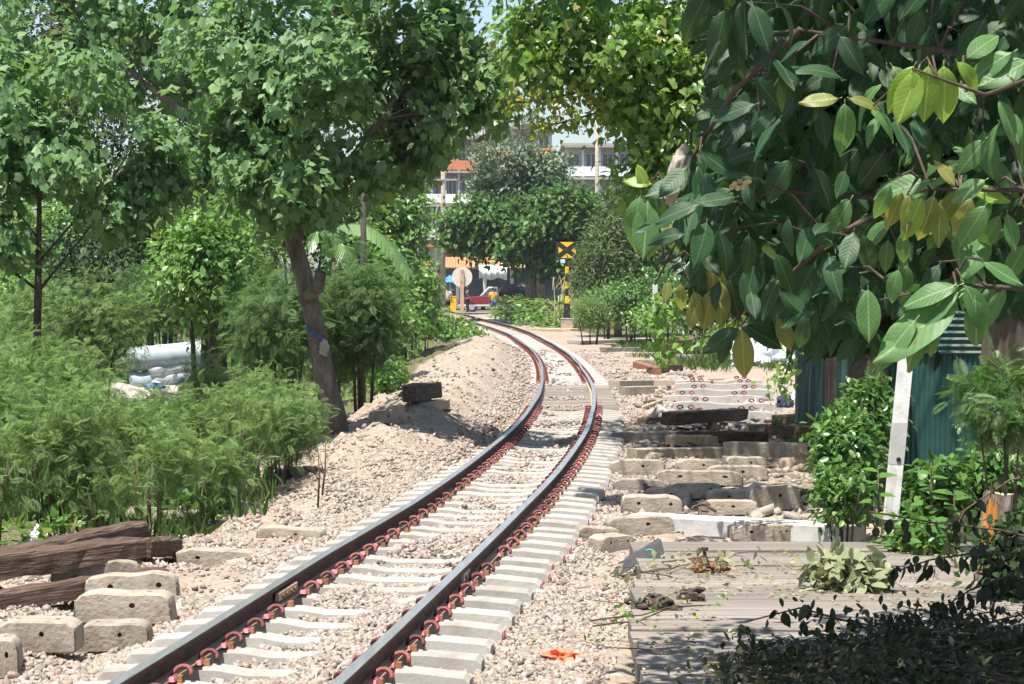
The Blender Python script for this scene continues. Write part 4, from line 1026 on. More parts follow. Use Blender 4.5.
cover("grass", "grass tufts in the far clearing right of the track", (3.2, 9, 66, 100), 8000, 'blade', 'grass', .26, 6, .1, lambda X, Z: (X - cx(Z)) > 3.5 + .5 * np.sin(Z * .6))
cover("grass", "weedy grass right of the platform by the fence", (3.2, 6, 16, 40), 5000, 'blade', 'grass', .20, 7, .1, lambda X, Z: (X > 3.2 + (Z - 16) * .045))
cover("weeds", "bright weeds along the bank before the far trees", (-1.5, 5, 122, 140), 6500, 'simple', 'vine', .30, 8, 1.5, lambda X, Z: (X - cx(Z)) > 2.0)
cover("grass", "grass and dry blades under the left shrubs", (-6, -2.2, 19.2, 30), 2600, 'blade', 'grass', .26, 17, .1, lambda X, Z: (X < -.10 * Z - .05) & (X < -2.3 - (Z < 21.5) * .5))
# banana plant
zb = 54.0; b0 = put((at(335, 0, zb).x, zb)); root = thing("banana_plant", b0, "banana plant with long arching torn leaves behind the leaning trunk", "banana plant")
MB().tube([(0, 0, 0), (.03, 0, .8), (0, 0, at(0, 262, zb).z - b0.z)], [.13, .11, .07], 8).build("stem", MT['wood_pale'], root, True)
def banana(pts, w, seed):
    P = [Vector(at(x, y, zb + dz)) - b0 for x, y, dz in pts]; r = random.Random(seed)
    sx = spline(range(len(P)), [p.x for p in P]); sy = spline(range(len(P)), [p.y for p in P]); sz = spline(range(len(P)), [p.z for p in P])
    n = 26; C = [Vector((float(sx(t)), float(sy(t)), float(sz(t)))) for t in np.linspace(0, len(P) - 1, n)]
    mb = MB(); mb.tube(C, [.022 * (1 - .7 * i / n) for i in range(n)], 5, 1)
    for i in range(2, n - 1):
        t = (C[min(i + 1, n - 1)] - C[i - 1]).normalized(); f = math.sin(math.pi * min(1, .1 + .9 * i / n)) ** .6
        side = t.cross(Vector((0, -.25, 1))).normalized()
        up = side.cross(t)
        for sg in (-1, 1):
            a, b = C[i], C[i] + (C[i + 1] - C[i]) * r.uniform(.82, .99); ww = w * f * r.uniform(.85, 1.05)
            q = side * sg * ww + Vector((0, 0, -.55 * ww)) + t * .12
            mb.add([a, b, b + q + up * .02, a + q], [(0, 1, 2, 3)], 0)
    mb.build("leaf", [LM['banana'], LM['banana']], root)
banana([(335, 262, 0), (333, 232, .1), (345, 224, .2), (372, 228, .1), (395, 250, 0), (410, 276, -.1)], .40, 1)
banana([(335, 262, 0), (337, 246, -.3), (345, 248, -.5), (356, 275, -.6)], .34, 2)
banana([(334, 262, 0), (328, 238, -.2), (318, 232, -.4), (308, 248, -.5)], .3, 3)
banana([(335, 262, 0), (345, 250, .2), (362, 236, .3), (366, 222, .3)], .3, 4)
zq = 43.0; q = put((at(363, 0, zq).x, zq)); mb = MB(); mb.tube([q, at(363, 300, zq), at(364, 150, zq)], [.055, .055, .05], 8)
prop(mb.build("dark_post", MT['pole_dark'], None, True), "thin dark post rising through the dark feathery tree", "post")

# ================================================================== TREES in the centre, far off
Zc = 132.0; gc = put((at(529, 0, Zc).x, Zc))
tree("broad_tree", "broad dark tree with layered branches behind the black and yellow signal", "tree",
     [(gc, .34), (at(530, 285, Zc), .28), (at(533, 255, Zc), .22), (at(535, 220, Zc), .12)],
     [blob(525, 225, 62, 26, Zc, 3.2, 300), blob(572, 212, 36, 22, Zc, 2.4, 150), blob(474, 222, 36, 20, Zc, 2.2, 140), blob(548, 250, 42, 28, Zc, 2.4, 190), blob(500, 248, 32, 20, Zc - 1, 2, 110), blob(550, 205, 34, 15, Zc, 2, 80), blob(582, 240, 20, 24, Zc, 1.6, 70), blob(460, 240, 20, 14, Zc, 1, 40)],
     'wide', 'dark_tree', 15, .34, None, .34, .25, 1.3, .6, .6, limbs=[([at(531, 268, Zc), at(515, 240, Zc - .5), at(480, 225, Zc - .5)], [.18, .12, .05]), ([at(533, 255, Zc), at(565, 230, Zc), at(590, 215, Zc)], [.15, .1, .04])], seed=5, gap=-.12, gapf=.45, nbranch=50, br=.05)
Zd = 150.0; gd = put((at(541, 0, Zd).x, Zd))
tree("grey_green_tree", "rounded grey green tree rising above the broad dark tree", "tree", [(gd, .3), (at(540, 240, Zd), .22), (at(522, 190, Zd), .14)],
     [blob(510, 165, 40, 26, Zd, 2.8, 190), blob(550, 172, 30, 22, Zd, 2.4, 130), blob(490, 190, 22, 16, Zd, 2, 80), blob(520, 195, 54, 20, Zd, 2.4, 170), blob(568, 190, 20, 16, Zd, 2, 60)],
     'ovate', 'grey_tree', 14, .32, None, .36, .3, 1.2, .5, .8, seed=6, gap=-.1, gapf=.5, nbranch=40, br=.05)
for i, (x, y, rx, ry, lb) in enumerate(((530, 125, 14, 26, "thin pale treetop before the sky, left of the white building"), (500, 135, 22, 20, "sparse pale treetop above the grey green tree"), (483, 150, 16, 14, "sparse pale treetop at the leaning tree's edge"))):
    Z = 172.0; g = put((at(x, 0, Z).x, Z))
    tree("sparse_tree", lb, "tree", [(g, .16), (at(x + 1, 200, Z), .12), (at(x, 110, Z), .05)], [blob(x, y, rx, ry, Z, 1.2, 50)], 'narrow', 'pale_tree', 9, .4, "sparse treetops against the sky", spread=.35, droop=.3, up=.6, nbranch=30, br=.04, seed=20 + i, gap=-.05, bark='twig')
Ze = 112.0; ge = put((at(618, 0, Ze).x, Ze))
tree("feathery_pine", "soft brownish green needle tree to the right of the signal", "tree", [(ge, .2), (at(618, 260, Ze), .13), (at(618, 200, Ze), .04)],
     [blob(612, 262, 36, 46, Ze, 2.0, 330), blob(624, 222, 24, 34, Ze, 1.5, 150), blob(648, 262, 28, 50, Ze + 2, 1.8, 200), blob(588, 285, 18, 24, Ze, 1, 60)], 'narrow', 'needle', 26, .34, None, .30, -.1, .6, .5, .9, seed=9, gap=-.3, gapf=.6, nbranch=30, br=.03)
Zf_ = 100.0
mass("round_bush", "round soft green bush beside the signal's foot", "bush", [blob(590, 311, 20, 19, Zf_, .8, 150), blob(604, 317, 15, 12, Zf_, .6, 60)], 'narrow', 'feather', 22, .15, 201, None, spread=.14, droop=0, gap=-.6, sr=.03)
gr_ = "shrubs behind the clearing on the right"
for i, (x, y, rx, ry, Z, n, lm, lb) in enumerate(((632, 300, 26, 28, 98, 120, 'bush', "leafy shrub left of the short white post"), (668, 295, 34, 34, 102, 150, 'bush', "leafy shrub behind the short white post"), (705, 300, 38, 40, 92, 160, 'bush', "leafy shrub right of the short white post"), (745, 300, 40, 45, 84, 150, 'bush', "shrub behind the grey tarpaulin heap"), (650, 320, 24, 12, 94, 40, 'vine', "low weeds in front of the short white post"), (608, 300, 18, 22, 104, 60, 'bush', "dark shrub directly right of the signal post"))):
    mass("leafy_shrub", lb, "shrub", [blob(x, y, rx, ry, Z, 1.2, n)], 'ovate', lm, 15, .20, 210 + i, gr_, spread=.22, droop=.3, gap=-.3, sr=.04)
# dried strap leaves beside the signal
for i, (x, y0, lb) in enumerate(((560, 325, "dry straw coloured clump left of the signal post"), (583, 322, "dry straw coloured clump right of the signal post"), (603, 305, "dry straw coloured clump nearest the needle tree"))):
    v = put((at(x, 0, 124).x, 124)); rg = np.random.default_rng(230 + i); mb = MB()
    for k in range(20):
        w = rg.uniform(0, 6.28); h = rg.uniform(1.1, 3.0); r = rg.uniform(.3, 1.2); b = Vector((rg.normal() * .15, rg.normal() * .15, 0))
        pts = [b, b + Vector((math.cos(w) * r * .25, math.sin(w) * r * .25, h * .65)), b + Vector((math.cos(w) * r * .7, math.sin(w) * r * .7, h)), b + Vector((math.cos(w) * r * 1.2, math.sin(w) * r * 1.2, h * .75))]
        mb.tube(pts, [.03, .035, .03, .008], 3, cap=False)
    prop(mb.build("dry_reeds", MT['dry'], None, False, v), lb, "reeds", "dry reeds round the signal")

# ================================================================== RIGHT SIDE: bright tree, near large-leaved tree
Zr = 23.0
g = put((at(866, 0, 24.5).x, 24.5))
tree("bright_tree", "tree of small glossy pointed leaves leaning over the track from the right, sunlit", "tree",
     [(g, .28), (at(868, 380, 24.5), .22), (at(872, 260, 24.5), .18), (at(860, 160, 24), .15), (at(800, 60, 23.5), .10), (at(740, 0, 23), .07)],
     [blob(625, 55, 90, 62, Zr, 1.0, 192), blob(690, 90, 78, 70, Zr, 1.1, 163), blob(522, 42, 34, 46, Zr, .6, 55), blob(560, 20, 60, 44, Zr, .8, 81), blob(680, 10, 110, 50, Zr + .5, 1.2, 153), blob(632, 112, 45, 34, Zr, .7, 72), blob(665, 160, 48, 36, Zr, .7, 52), blob(555, 75, 32, 34, Zr, .6, 33), blob(590, -45, 120, 40, Zr, 1.2, 96), blob(720, -60, 140, 50, Zr + .5, 1.6, 105), blob(735, 120, 50, 60, Zr + .5, .8, 57), blob(632, 180, 26, 32, Zr, .5, 19), ((5.0, 27, 7.3), (2.8, 7, 1.25), 1300), ((1.8, 32.5, 7.5), (2.6, 6.2, 1.25), 3000), ((5.2, 33, 5.2), (1.5, 5, 1.6), 160)],  # the wide high blobs: unseen crown added to shade fence and old sleepers
     'heart', 'heart', 12, .078, None, .085, .75, .8, .6, .65, bark='bark_dark', br=.010,
     limbs=[([at(860, 160, 24), at(760, 110, 23), at(680, 100, Zr), at(610, 100, Zr)], [.07, .045, .03, .01]), ([at(800, 60, 23.5), at(700, 40, Zr), at(620, 30, Zr), at(550, 40, Zr)], [.06, .04, .025, .008]), ([at(740, 0, 23), at(660, -30, Zr), at(560, -20, Zr)], [.05, .03, .01])], nbranch=150, seed=12, gap=-.2, gapf=2.2)
def spray(name, label, pts, Z, n, seed, lm, size=.055):
    """a low side branch with its leaves, a separate drooping creeper stem"""
    P = [at(x, y, Z) for x, y in pts]; rg = np.random.default_rng(seed); base = P[0].copy(); root = thing(name, base, label, "branch", "leafy sprays below the bright tree")
    MB().tube([p - base for p in P], [.014 * (1 - .7 * i / len(P)) for i in range(len(P))], 5).build("stem", MT['twig'], root, True)
    L_ = np.array([p[:] for p in P]); t = rg.random(n) * (len(P) - 1); i = np.minimum(t.astype(int), len(P) - 2); f = (t - i)[:, None]
    C = L_[i] * (1 - f) + L_[i + 1] * f + rg.normal(size=(n, 3)) * .05
    Pp, d, u, S = leaves(C, nrm(rg.normal(size=(n, 3))), rg, 6, size, .055, .8)
    W, T = scatter('heart', Pp - np.array(base), d, u, S, rg); prop(link("foliage", np_mesh("foliage", W, T, LM[lm]), root), kind='stuff')
spray("leafy_spray", "yellowish young spray at the bright tree's left end against the far treetops", [(640, 60), (590, 90), (550, 98), (505, 104)], Zr - .3, 60, 31, 'heart_young')
spray("leafy_spray", "second yellowish spray just under the first with rusty young leaves", [(650, 90), (600, 112), (565, 122), (535, 128)], Zr - .3, 50, 32, 'heart_young')
spray("leafy_spray", "drooping spray low beside the dark crown's left tip over the white post", [(760, 300), (715, 335), (680, 342), (655, 350)], 20.0, 36, 33, 'heart')
spray("leafy_spray", "small spray hanging before the sand right of the tarpaulin", [(800, 330), (790, 360), (782, 385)], 21.0, 18, 34, 'heart')
spray("leafy_spray", "small spray in front of the needle tree and white post", [(735, 250), (690, 290), (665, 300), (652, 320)], 20.0, 34, 35, 'heart')

# ---- corrugated green fence, post and the bushes before it
def corrugated(root, name, p0, p1, zb, zt, mat, horiz=False, amp=.014, pitch=.076):
    p0 = Vector(p0); p1 = Vector(p1); d = p1 - p0; L_ = d.length; t = d.normalized(); nn = Vector((t.y, -t.x, 0))
    mb = MB(); 
    if horiz:
        n = int((zt - zb) / pitch * 4); rows = [(zb + (zt - zb) * i / n, amp * math.sin(i * math.pi / 2)) for i in range(n + 1)]
        for z, a in rows: mb.v += [tuple(p0 + nn * a + Vector((0, 0, z))), tuple(p1 + nn * a + Vector((0, 0, z)))]
        for i in range(n): mb.f.append([2*i, 2*i+1, 2*i+3, 2*i+2]); mb.m.append(0)
    else:
        n = int(L_ / pitch * 4)
        for i in range(n + 1):
            q = p0 + d * (i / n) + nn * amp * math.sin(i * math.pi / 2); mb.v += [tuple(q + Vector((0, 0, zb))), tuple(q + Vector((0, 0, zt)))]
        for i in range(n): mb.f.append([2*i, 2*i+2, 2*i+3, 2*i+1]); mb.m.append(0)
    o = mb.build(name, mat, root, False); md = o.modifiers.new("s", 'SOLIDIFY'); md.thickness = .002
    return o
fb = Vector((4.6, 37.6, -.3)); fe = Vector((4.02, 25.0, -.3)); hc = Vector((5.9, 24.5, -.3))
fr = thing("sheet_fence", (fe.x, fe.y, -.3), "corrugated sheet fence of green and rusty panels, meeting a green sheet shed front", "fence")
rs = random.Random(6); n = 14
for i in range(n):
    a = fb.lerp(fe, i / n) - fe; b = fb.lerp(fe, (i + 1) / n + .004) - fe; a.z = b.z = 0
    off = Vector((.006 * (i % 2), 0, 0))
    corrugated(fr, "sheet_panel", a + off, b + off, .03, 1.95 + rs.uniform(-.04, .06), MT[('teal_faded', 'teal_faded', 'teal', 'sheet_rust')[[0, 0, 1, 0, 2, 0, 3, 3, 2, 0, 3, 2, 2, 2][i]]])
    MB().box(tuple(a + Vector((.07, 0, .95))), (.06, .06, 1.9)).build("fence_post", MT['wood_dark'], fr)
hd = hc - fe
corrugated(fr, "sheet_panel", (0, 0, 0), (hd.x * .52, hd.y * .52, 0), .03, 1.62, MT['teal'], False, .010, .055)
corrugated(fr, "sheet_panel", (0, -.03, 0), (hd.x * .52, hd.y * .52 - .03, 0), 1.56, 2.6, MT['teal'], True, .012, .07)
corrugated(fr, "sheet_panel", (hd.x * .525, hd.y * .525, 0), (hd.x * 1.0, hd.y, 0), .03, 2.02, MT['sheet_rust'], False, .016, .09)
corrugated(fr, "sheet_panel", (hd.x * .525, hd.y * .525 - .03, 0), (hd.x * 1.0, hd.y - .03, 0), 1.98, 2.32, MT['teal'], False, .010, .055)
MB().box((hd.x * .76, hd.y * .76 - .06, 2.37), (hd.x * .5, .05, .09)).build("rail_board", MT['wood_pale'], fr)
MB().box((hd.x * .76, hd.y * .76 - .02, 2.5), (hd.x * .52, .3, .05)).build("ledge", MT['teal'], fr)
pz = 19.4; pb = gp(887, 545); pb = put((at(887, 0, pz).x, pz))
pt = at(909, 325, pz) ; root = thing("leaning_post", pb, "white painted concrete post leaning right in front of the green shed, dark at its foot", "post")
d = pt - pb
def post_part(nm, a, b, w, mat, x=0): MB().add([Vector(d * a) + Vector((sx * w / 2, sy * w / 2, 0)) for sx, sy in ((-1, -1), (1, -1), (1, 1), (-1, 1))] + [Vector(d * b) + Vector((sx * w / 2, sy * w / 2, 0)) for sx, sy in ((-1, -1), (1, -1), (1, 1), (-1, 1))], [(3, 2, 1, 0), (4, 5, 6, 7), (0, 1, 5, 4), (1, 2, 6, 5), (2, 3, 7, 6), (3, 0, 4, 7)]).build(nm, mat, root)
post_part("shaft", -.02, 1.25, .112, MT['white_paint']); post_part("foot", -.03, .16, .124, MT['wood_dark'])
post_part("band", .40, .58, .116, MT['grey_paint'])
for a, r in ((.42, .02), (.06, .022)): MB().disc(d * a + Vector((.01, -.060, 0)), r, .012, 'y', 10).build("bolt_hole", MT['black'], root)
gb = "green bushes before the sheet fence"
for i, (x, y, rx, ry, Z, n, lm, tm, sz, lb) in enumerate(((848, 455, 34, 42, 20.6, 150, 'bush', 'ovate', .085, "bright leafy bush left of the leaning white post"), (842, 490, 28, 22, 19.9, 80, 'bush', 'ovate', .07, "small leaved bush at the right end of the white beam"), (868, 410, 26, 34, 22, 90, 'bush', 'ovate', .09, "taller dark bush behind the leaning white post"),
      (935, 500, 30, 45, 20.2, 90, 'bush', 'heart', .085, "creeper bush right of the leaning white post"), (990, 482, 38, 36, 20.5, 100, 'bush', 'ovate', .085, "leafy bush before the rusty shed panel"), (1005, 395, 42, 26, 18.5, 60, 'bush', 'feather', .17, "feathery branch bush at the right edge before the shed"), (915, 540, 30, 16, 18.6, 55, 'ground_leaf', 'heart', .07, "low bright creeper at the platform's far right corner"), (1022, 556, 44, 36, 15.7, 90, 'inner', 'ovate', .085, "dark leafy bush at the right edge beyond the stump"), (840, 430, 26, 24, 23, 60, 'bush', 'ovate', .09, "bush against the fence left of the post"))):
    mass("fence_bush", lb, "bush", [blob(x, y, rx, ry, Z, .35, n), blob(x, y + ry * .8, rx * .8, ry * .5, Z, .3, n // 3)], tm, lm, 13, sz, 240 + i, gb, spread=.07, droop=.35, gap=-.35, sr=.012, stems=4)
# sapling with a few big fresh leaves in front of the shed
def sapling(x, yb, yt, Z, n, seed, lb, size=.17):
    b = put((at(x, 0, Z).x, Z)); t = at(x + 6, yt, Z); root = thing("sapling", b, lb, "sapling", "saplings before the shed"); rg = np.random.default_rng(seed)
    MB().tube([Vector((0, 0, 0)), (t - b) * .5 + Vector((.03, 0, 0)), t - b], [.012, .009, .004], 5).build("stem", MT['twig'], root, True)
    for k in range(n):
        f = .35 + .65 * k / n; w = k * 2.4; p = (t - b) * f
        P = np.array([p[:]]); W, T = scatter('wide', P, np.array([[math.cos(w), math.sin(w) * .7, .35 - .6 * (1 - f)]]), np.array([[0., -.3, 1.]]), np.array([size * rg.uniform(.8, 1.2)]), rg)
        link("leaf", np_mesh("leaf", W, T, LM['ground_leaf']), root)
sapling(925, 555, 462, 18.8, 11, 1, "sapling with broad fresh leaves right of the leaning white post"); sapling(948, 550, 490, 18.6, 10, 2, "smaller sapling between the first one and the orange stump"); sapling(872, 540, 466, 19.0, 10, 3, "sapling with yellowish leaves just left of the white post")

# cut stump with bright orange wood
sv = put((at(990, 0, 16.6).x, 16.6)); root = thing("cut_stump", sv, "split tree stump with bright orange wood showing, among dark leaves at right", "stump")
zt = at(0, 493, 16.6).z - sv.z; mb = MB(); R = .11; nn = 14; rows = []
for j, z in enumerate((0, zt * .35, zt * .7, zt)):
    for i in range(nn):
        w = 2 * math.pi * i / nn; r = R * (1 + .12 * noise.noise(Vector((math.cos(w) * 1.5, math.sin(w) * 1.5, z * 2))) + (.12 if j == 0 else 0))
        x, y = r * math.cos(w), r * math.sin(w)
        if -2.75 < w - 2 * math.pi * (w > math.pi) < -.9 and j: y = max(y, -.058); 
        mb.v.append((x + .08 * z, y, z + (.06 * noise.noise(Vector((x * 9, y * 9, 1))) if j == 3 else 0)))
for j in range(3):
    for i in range(nn):
        i2 = (i + 1) % nn; a = j*nn+i; fr_ = False
        mb.f.append([a, j*nn+i2, (j+1)*nn+i2, (j+1)*nn+i]); mb.m.append(1 if fr_ else 0)
mb.f.append([3*nn+i for i in range(nn)]); mb.m.append(2)
mb.build("stump_wood", [MT['bark'], MT['wood_orange'], MT['wood_pale']], root)
mb = MB()
mb.add([(-.07, -.064, .02), (-.02, -.075, .0), (.035, -.064, .04), (.05, -.068, zt * .55), (.035, -.066, zt * .97), (.012, -.07, zt * .86), (-.012, -.07, zt * .99), (-.035, -.068, zt * .82), (-.055, -.066, zt * .93), (-.075, -.066, zt * .6), (-.01, -.088, zt * .45)], [(10, i, (i + 1) % 10) for i in range(10)]); mb.build("split_face", MT['wood_orange'], root)
for k in range(7):
    x = -.10 + .026 * k; MB().add([(x, -.07, .0), (x + .03, -.075, .0), (x + .02, -.06, .10 + .05 * (k % 3)), (x + .012, -.05, .02)], [(0, 1, 2), (0, 2, 3), (1, 3, 2)]).build("splinter", MT['wood_orange'], root)

# ---- the near large-leaved tree: trunk out of view to the right, boughs reaching in
def big_leaf_mesh(w, bend, fold, wav, mat, seed):
    r = random.Random(seed); prof = [(0, .02), (.05, .30), (.16, .68), (.32, .95), (.48, 1.0), (.64, .90), (.80, .62), (.92, .28), (1.0, 0.0)]
    V = []; T = []; UV = []
    for i, (y, h) in enumerate(prof):
        z = bend * y * y; yy = y * (1 - .12 * abs(bend) * y)
        for k in (-1, -.5, 0, .5, 1):
            x = k * h * w / 2
            V.append((x, yy, z + fold * abs(x) * 1.0 - (.35 * fold * k * k * w) + wav * math.sin(y * 11 + k * 2 + seed) * abs(k))); UV.append((.5 + k * h / 2, y))
    for i in range(len(prof) - 1):
        for k in range(4): a = i*5+k; T.append((a, a+1, a+6, a+5))
    V += [(-.012, -.10, .0), (.012, -.10, .0)]; UV += [(.5, 0), (.5, 0)]; n = len(V); T.append((n-2, n-1, 3, 1))
    return V, T, UV
BV = [big_leaf_mesh(.44, -.12, .35, .012, None, 1), big_leaf_mesh(.48, -.28, .2, .018, None, 2), big_leaf_mesh(.40, -.42, .45, .010, None, 3), big_leaf_mesh(.46, .12, .5, .015, None, 4)]
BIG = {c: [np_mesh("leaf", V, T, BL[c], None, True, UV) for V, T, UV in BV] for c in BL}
nb = Vector((2.75, 8.6, float(zg(2.75, 8.6))))
near_t = thing("large_leaved_tree", nb, "near tree with very large ribbed leaves hanging in from the upper right", "tree")
A_ = lambda x, y, Z: at(x, y, Z) - nb
MB().tube([(0, 0, -.05), (.02, .0, 1.2), (-.05, .05, 2.4), (-.15, .1, 3.4), (-.3, .1, 4.4)], [.17, .15, .13, .10, .07], 10).build("trunk", MT['bark'], near_t, True)
limbs = [[(1230, 230, 8.7), (1080, 90, 8.6), (940, 50, 8.5), (800, 30, 8.8), (700, 40, 9.2)], [(1240, 260, 8.6), (1090, 190, 8.2), (990, 190, 8.0), (900, 188, 8.1)], [(1240, 280, 8.8), (1060, 250, 8.8), (900, 200, 9.0), (780, 190, 9.3), (690, 215, 9.4), (655, 285, 9.3)],
         [(1240, 300, 8.5), (1060, 290, 8.2), (950, 285, 8.0), (880, 300, 8.0)], [(1220, 130, 8.4), (1080, 60, 8.0), (985, 95, 7.8), (912, 68, 7.8)], [(900, 200, 9.0), (830, 240, 9.0), (760, 300, 9.2), (742, 325, 9.2)], [(800, 30, 8.8), (735, 90, 9.2), (690, 160, 9.5), (652, 200, 9.4)], [(1200, 60, 8.6), (1000, -40, 8.8), (820, -40, 9.0), (640, -30, 9.4)]]
mb = MB()
for l in limbs:
    n = len(l); mb.tube([A_(*p) for p in l], [.016 * (1 - .8 * i / (n - 1)) for i in range(n)], 6)
rgl = np.random.default_rng(77); LEAF = []    # (position rel. base, direction, up, length, colour)
def hang(x, y, Z, ang, L_, col='green', lean=0.0, face=(0, -.8, .6)):
    if col == 'green' and (x > 835 and y > 40 or x < 672 and y > 180): col = 'lit_green'  # leaves in the sunny parts take the green with sunlight painted in
    w = math.radians(ang); LEAF.append((A_(x, y, Z), Vector((math.sin(w), lean, -math.cos(w))), Vector(face), L_, col))
px8 = 8.0 / F
for x, y, a, l, c in ((929, 66, -3, 58, 'young'), (944, 66, 4, 60, 'young'), (958, 62, 45, 42, 'young'), (918, 70, -20, 60, 'young'), (914, 66, -28, 55, 'young')): hang(x, y, 7.8, a, l * 7.8 / F, c, .1, (.1 * (a > 20), -1, .25))
for x, y, a, l, c in ((845, 104, 4, 54, 'green'), (872, 110, 55, 42, 'green'), (838, 98, -80, 40, 'olive'), (850, 98, 75, 34, 'olive'), (967, 58, 130, 46, 'green'), (1012, 52, -62, 60, 'green'), (1030, 60, -60, 60, 'green'), (1000, 100, 25, 48, 'green'), (985, 140, -40, 44, 'green')): hang(x, y, 7.9, a, l * 7.9 / F, c, .1, (.25, -.8, .6))
for x, y, a, l, c in ((902, 192, -18, 44, 'olive'), (910, 194, -6, 40, 'olive'), (922, 198, -22, 48, 'young'), (934, 196, -14, 50, 'olive'), (950, 196, -22, 48, 'young'), (940, 204, -2, 44, 'olive'), (958, 190, -28, 40, 'olive'), (964, 194, -12, 38, 'young'), (972, 198, -22, 44, 'olive'), (968, 188, 70, 46, 'young'), (955, 186, -148, 34, 'olive'), (985, 206, -30, 50, 'green'), (1000, 216, -28, 46, 'green'), (1008, 214, 10, 40, 'green'), (930, 180, -75, 60, 'green'), (985, 180, -60, 40, 'green'), (890, 185, -20, 40, 'green')): hang(x, y, 8.0 + .1 * math.sin(x), a, l * 8 / F, c, .15, (.2, -.8, .5))
for x, y, a, l, c in ((868, 290, 2, 54, 'green'), (958, 285, -72, 62, 'green'), (958, 292, -60, 70, 'green'), (950, 290, -40, 96, 'green'), (955, 300, -48, 104, 'green'), (965, 285, 30, 60, 'green'), (975, 300, 5, 52, 'green'), (935, 318, -10, 44, 'green'), (985, 262, 55, 46, 'green'), (915, 320, -40, 66, 'green'), (898, 270, -14, 36, 'green')): hang(x, y, 7.9, a, l * 7.9 / F, c, .12, (-.1, -.7, .7))
for x, y, a, l, c in ((640, 196, -14, 60, 'green'), (648, 200, -3, 62, 'green'), (655, 196, 10, 56, 'green'), (662, 198, -20, 66, 'young'), (668, 205, 8, 56, 'green'), (646, 188, -160, 26, 'young'), (652, 184, -100, 30, 'young'), (700, 180, -38, 44, 'young'), (690, 176, -10, 52, 'green'), (684, 206, -40, 40, 'olive')): hang(x, y, 9.4, a, l * 9.4 / F, c, .1, (-.2, -.8, .5))
for x, y, a, l, c in ((707, 256, -38, 46, 'green'), (712, 262, 5, 56, 'olive'), (702, 268, -12, 50, 'green'), (720, 282, 2, 46, 'olive'), (712, 290, -12, 44, 'olive'), (694, 292, 18, 34, 'olive'), (680, 284, 4, 30, 'olive'), (668, 282, -6, 22, 'olive'), (730, 280, 14, 44, 'green'), (700, 300, -25, 34, 'olive')): hang(x, y, 9.3, a, l * 9.3 / F, c, .12, (-.1, -.85, .4))
for x, y, a, l, c in ((742, 330, 4, 56, 'olive'), (738, 328, -52, 44, 'green'), (746, 326, 62, 46, 'green'), (752, 322, 80, 40, 'green'), (732, 334, -30, 36, 'green'), (778, 318, 22, 36, 'olive'), (785, 322, 12, 30, 'olive'), (790, 300, -40, 50, 'green'), (800, 296, -12, 66, 'green'), (815, 262, -26, 62, 'green')): hang(x, y, 9.2, a, l * 9.2 / F, c, .12, (-.1, -.85, .45))
for x, y, a, l, c in ((725, 10, -12, 56, 'green'), (735, 25, 12, 48, 'green'), (708, -8, -30, 60, 'green'), (744, 0, 2, 60, 'green'), (560, -20, 10, 34, 'green'), (598, -18, 18, 36, 'green'), (760, 150, -80, 46, 'green'), (700, 150, 50, 46, 'green'), (815, 168, 25, 50, 'green'), (790, 160, -30, 50, 'green'), (850, 200, -30, 60, 'green')): hang(x, y, 9.0, a, l * 9 / F, c, .1, (.1, -.8, .5))
# filling leaves along the boughs, inside the outline of the hanging crown
POLY = [(700, -30), (722, 95), (690, 150), (650, 215), (690, 250), (720, 285), (755, 320), (800, 330), (850, 340), (905, 330), (985, 330), (1045, 330), (1060, -30)]
def inside(x, y):
    c = False; n = len(POLY)
    for i in range(n):
        x1, y1 = POLY[i]; x2, y2 = POLY[(i + 1) % n]
        if (y1 > y) != (y2 > y) and x < (x2 - x1) * (y - y1) / (y2 - y1) + x1: c = not c
    return c
nodes = []
for l in limbs:
    for i in range(len(l) - 1):
        for f in (0, .33, .66): nodes.append(A_(*[l[i][k] * (1 - f) + l[i + 1][k] * f for k in range(3)]))
HOLES = [(at(935, 90, 7.8), .22), (at(848, 130, 7.9), .15), (at(945, 215, 8.0), .30), (at(1005, 150, 7.9), .3), (at(868, 315, 7.9), .14), (at(935, 315, 7.9), .2), (at(645, 220, 9.4), .2), (at(1015, 60, 7.9), .22), (at(1010, 270, 7.9), .22)]  # added gaps: leaves on the sun rays to these spots are left out
def sunlit(p):
    for q, r_ in HOLES:
        v = p - (q - nb); t = v.dot(SUN)
        if t > .12 and (v - SUN * t).length < r_ + .04: return True
    return False
def fill(n, z0, z1, l0, l1, yl):
    k = 0; out = []
    while k < n:
        x = rgl.uniform(650, 1060); y = rgl.uniform(-40, 335) 
        if not inside(x, y) or (y > yl and x > 880 and y > 285): continue
        Z = rgl.uniform(z0, z1); p = A_(x, y, Z)
        if sunlit(p): continue
        w = rgl.normal() * 36 - 12; w = math.radians(w)
        out.append((p, Vector((math.sin(w), rgl.normal() * .45, -math.cos(w) + .15)), Vector((rgl.normal() * .4, -.7 + rgl.normal() * .3, .7)), rgl.uniform(l0, l1), 'lit_green' if (x > 870 and 60 < y < 300 and z0 < 8.5 and rgl.random() < .65) else 'green')); k += 1
    return out
front = fill(215, 8.1, 9.6, .12, .20, 300)
tw = set()
for p, d_, u_, L_, c in front[::5] + LEAF[::3]:
    nd = min(nodes, key=lambda q: (q - p).length); q = p + Vector((0, .02, .01)); mb.tube([nd, nd.lerp(q, .5) + Vector((0, 0, .05)), q], [.006, .005, .0025], 4, cap=False)
mb.build("boughs", MT['bark_dark'], near_t, True)
def leaf_matrix(p, d_, u_, L_):
    y = d_.normalized(); z = (u_ - y * u_.dot(y)).normalized(); x = y.cross(z)
    return Matrix.Translation(p) @ Matrix((x, y, z)).transposed().to_4x4() @ Matrix.Diagonal((L_, L_, L_, 1))
allf = LEAF + front
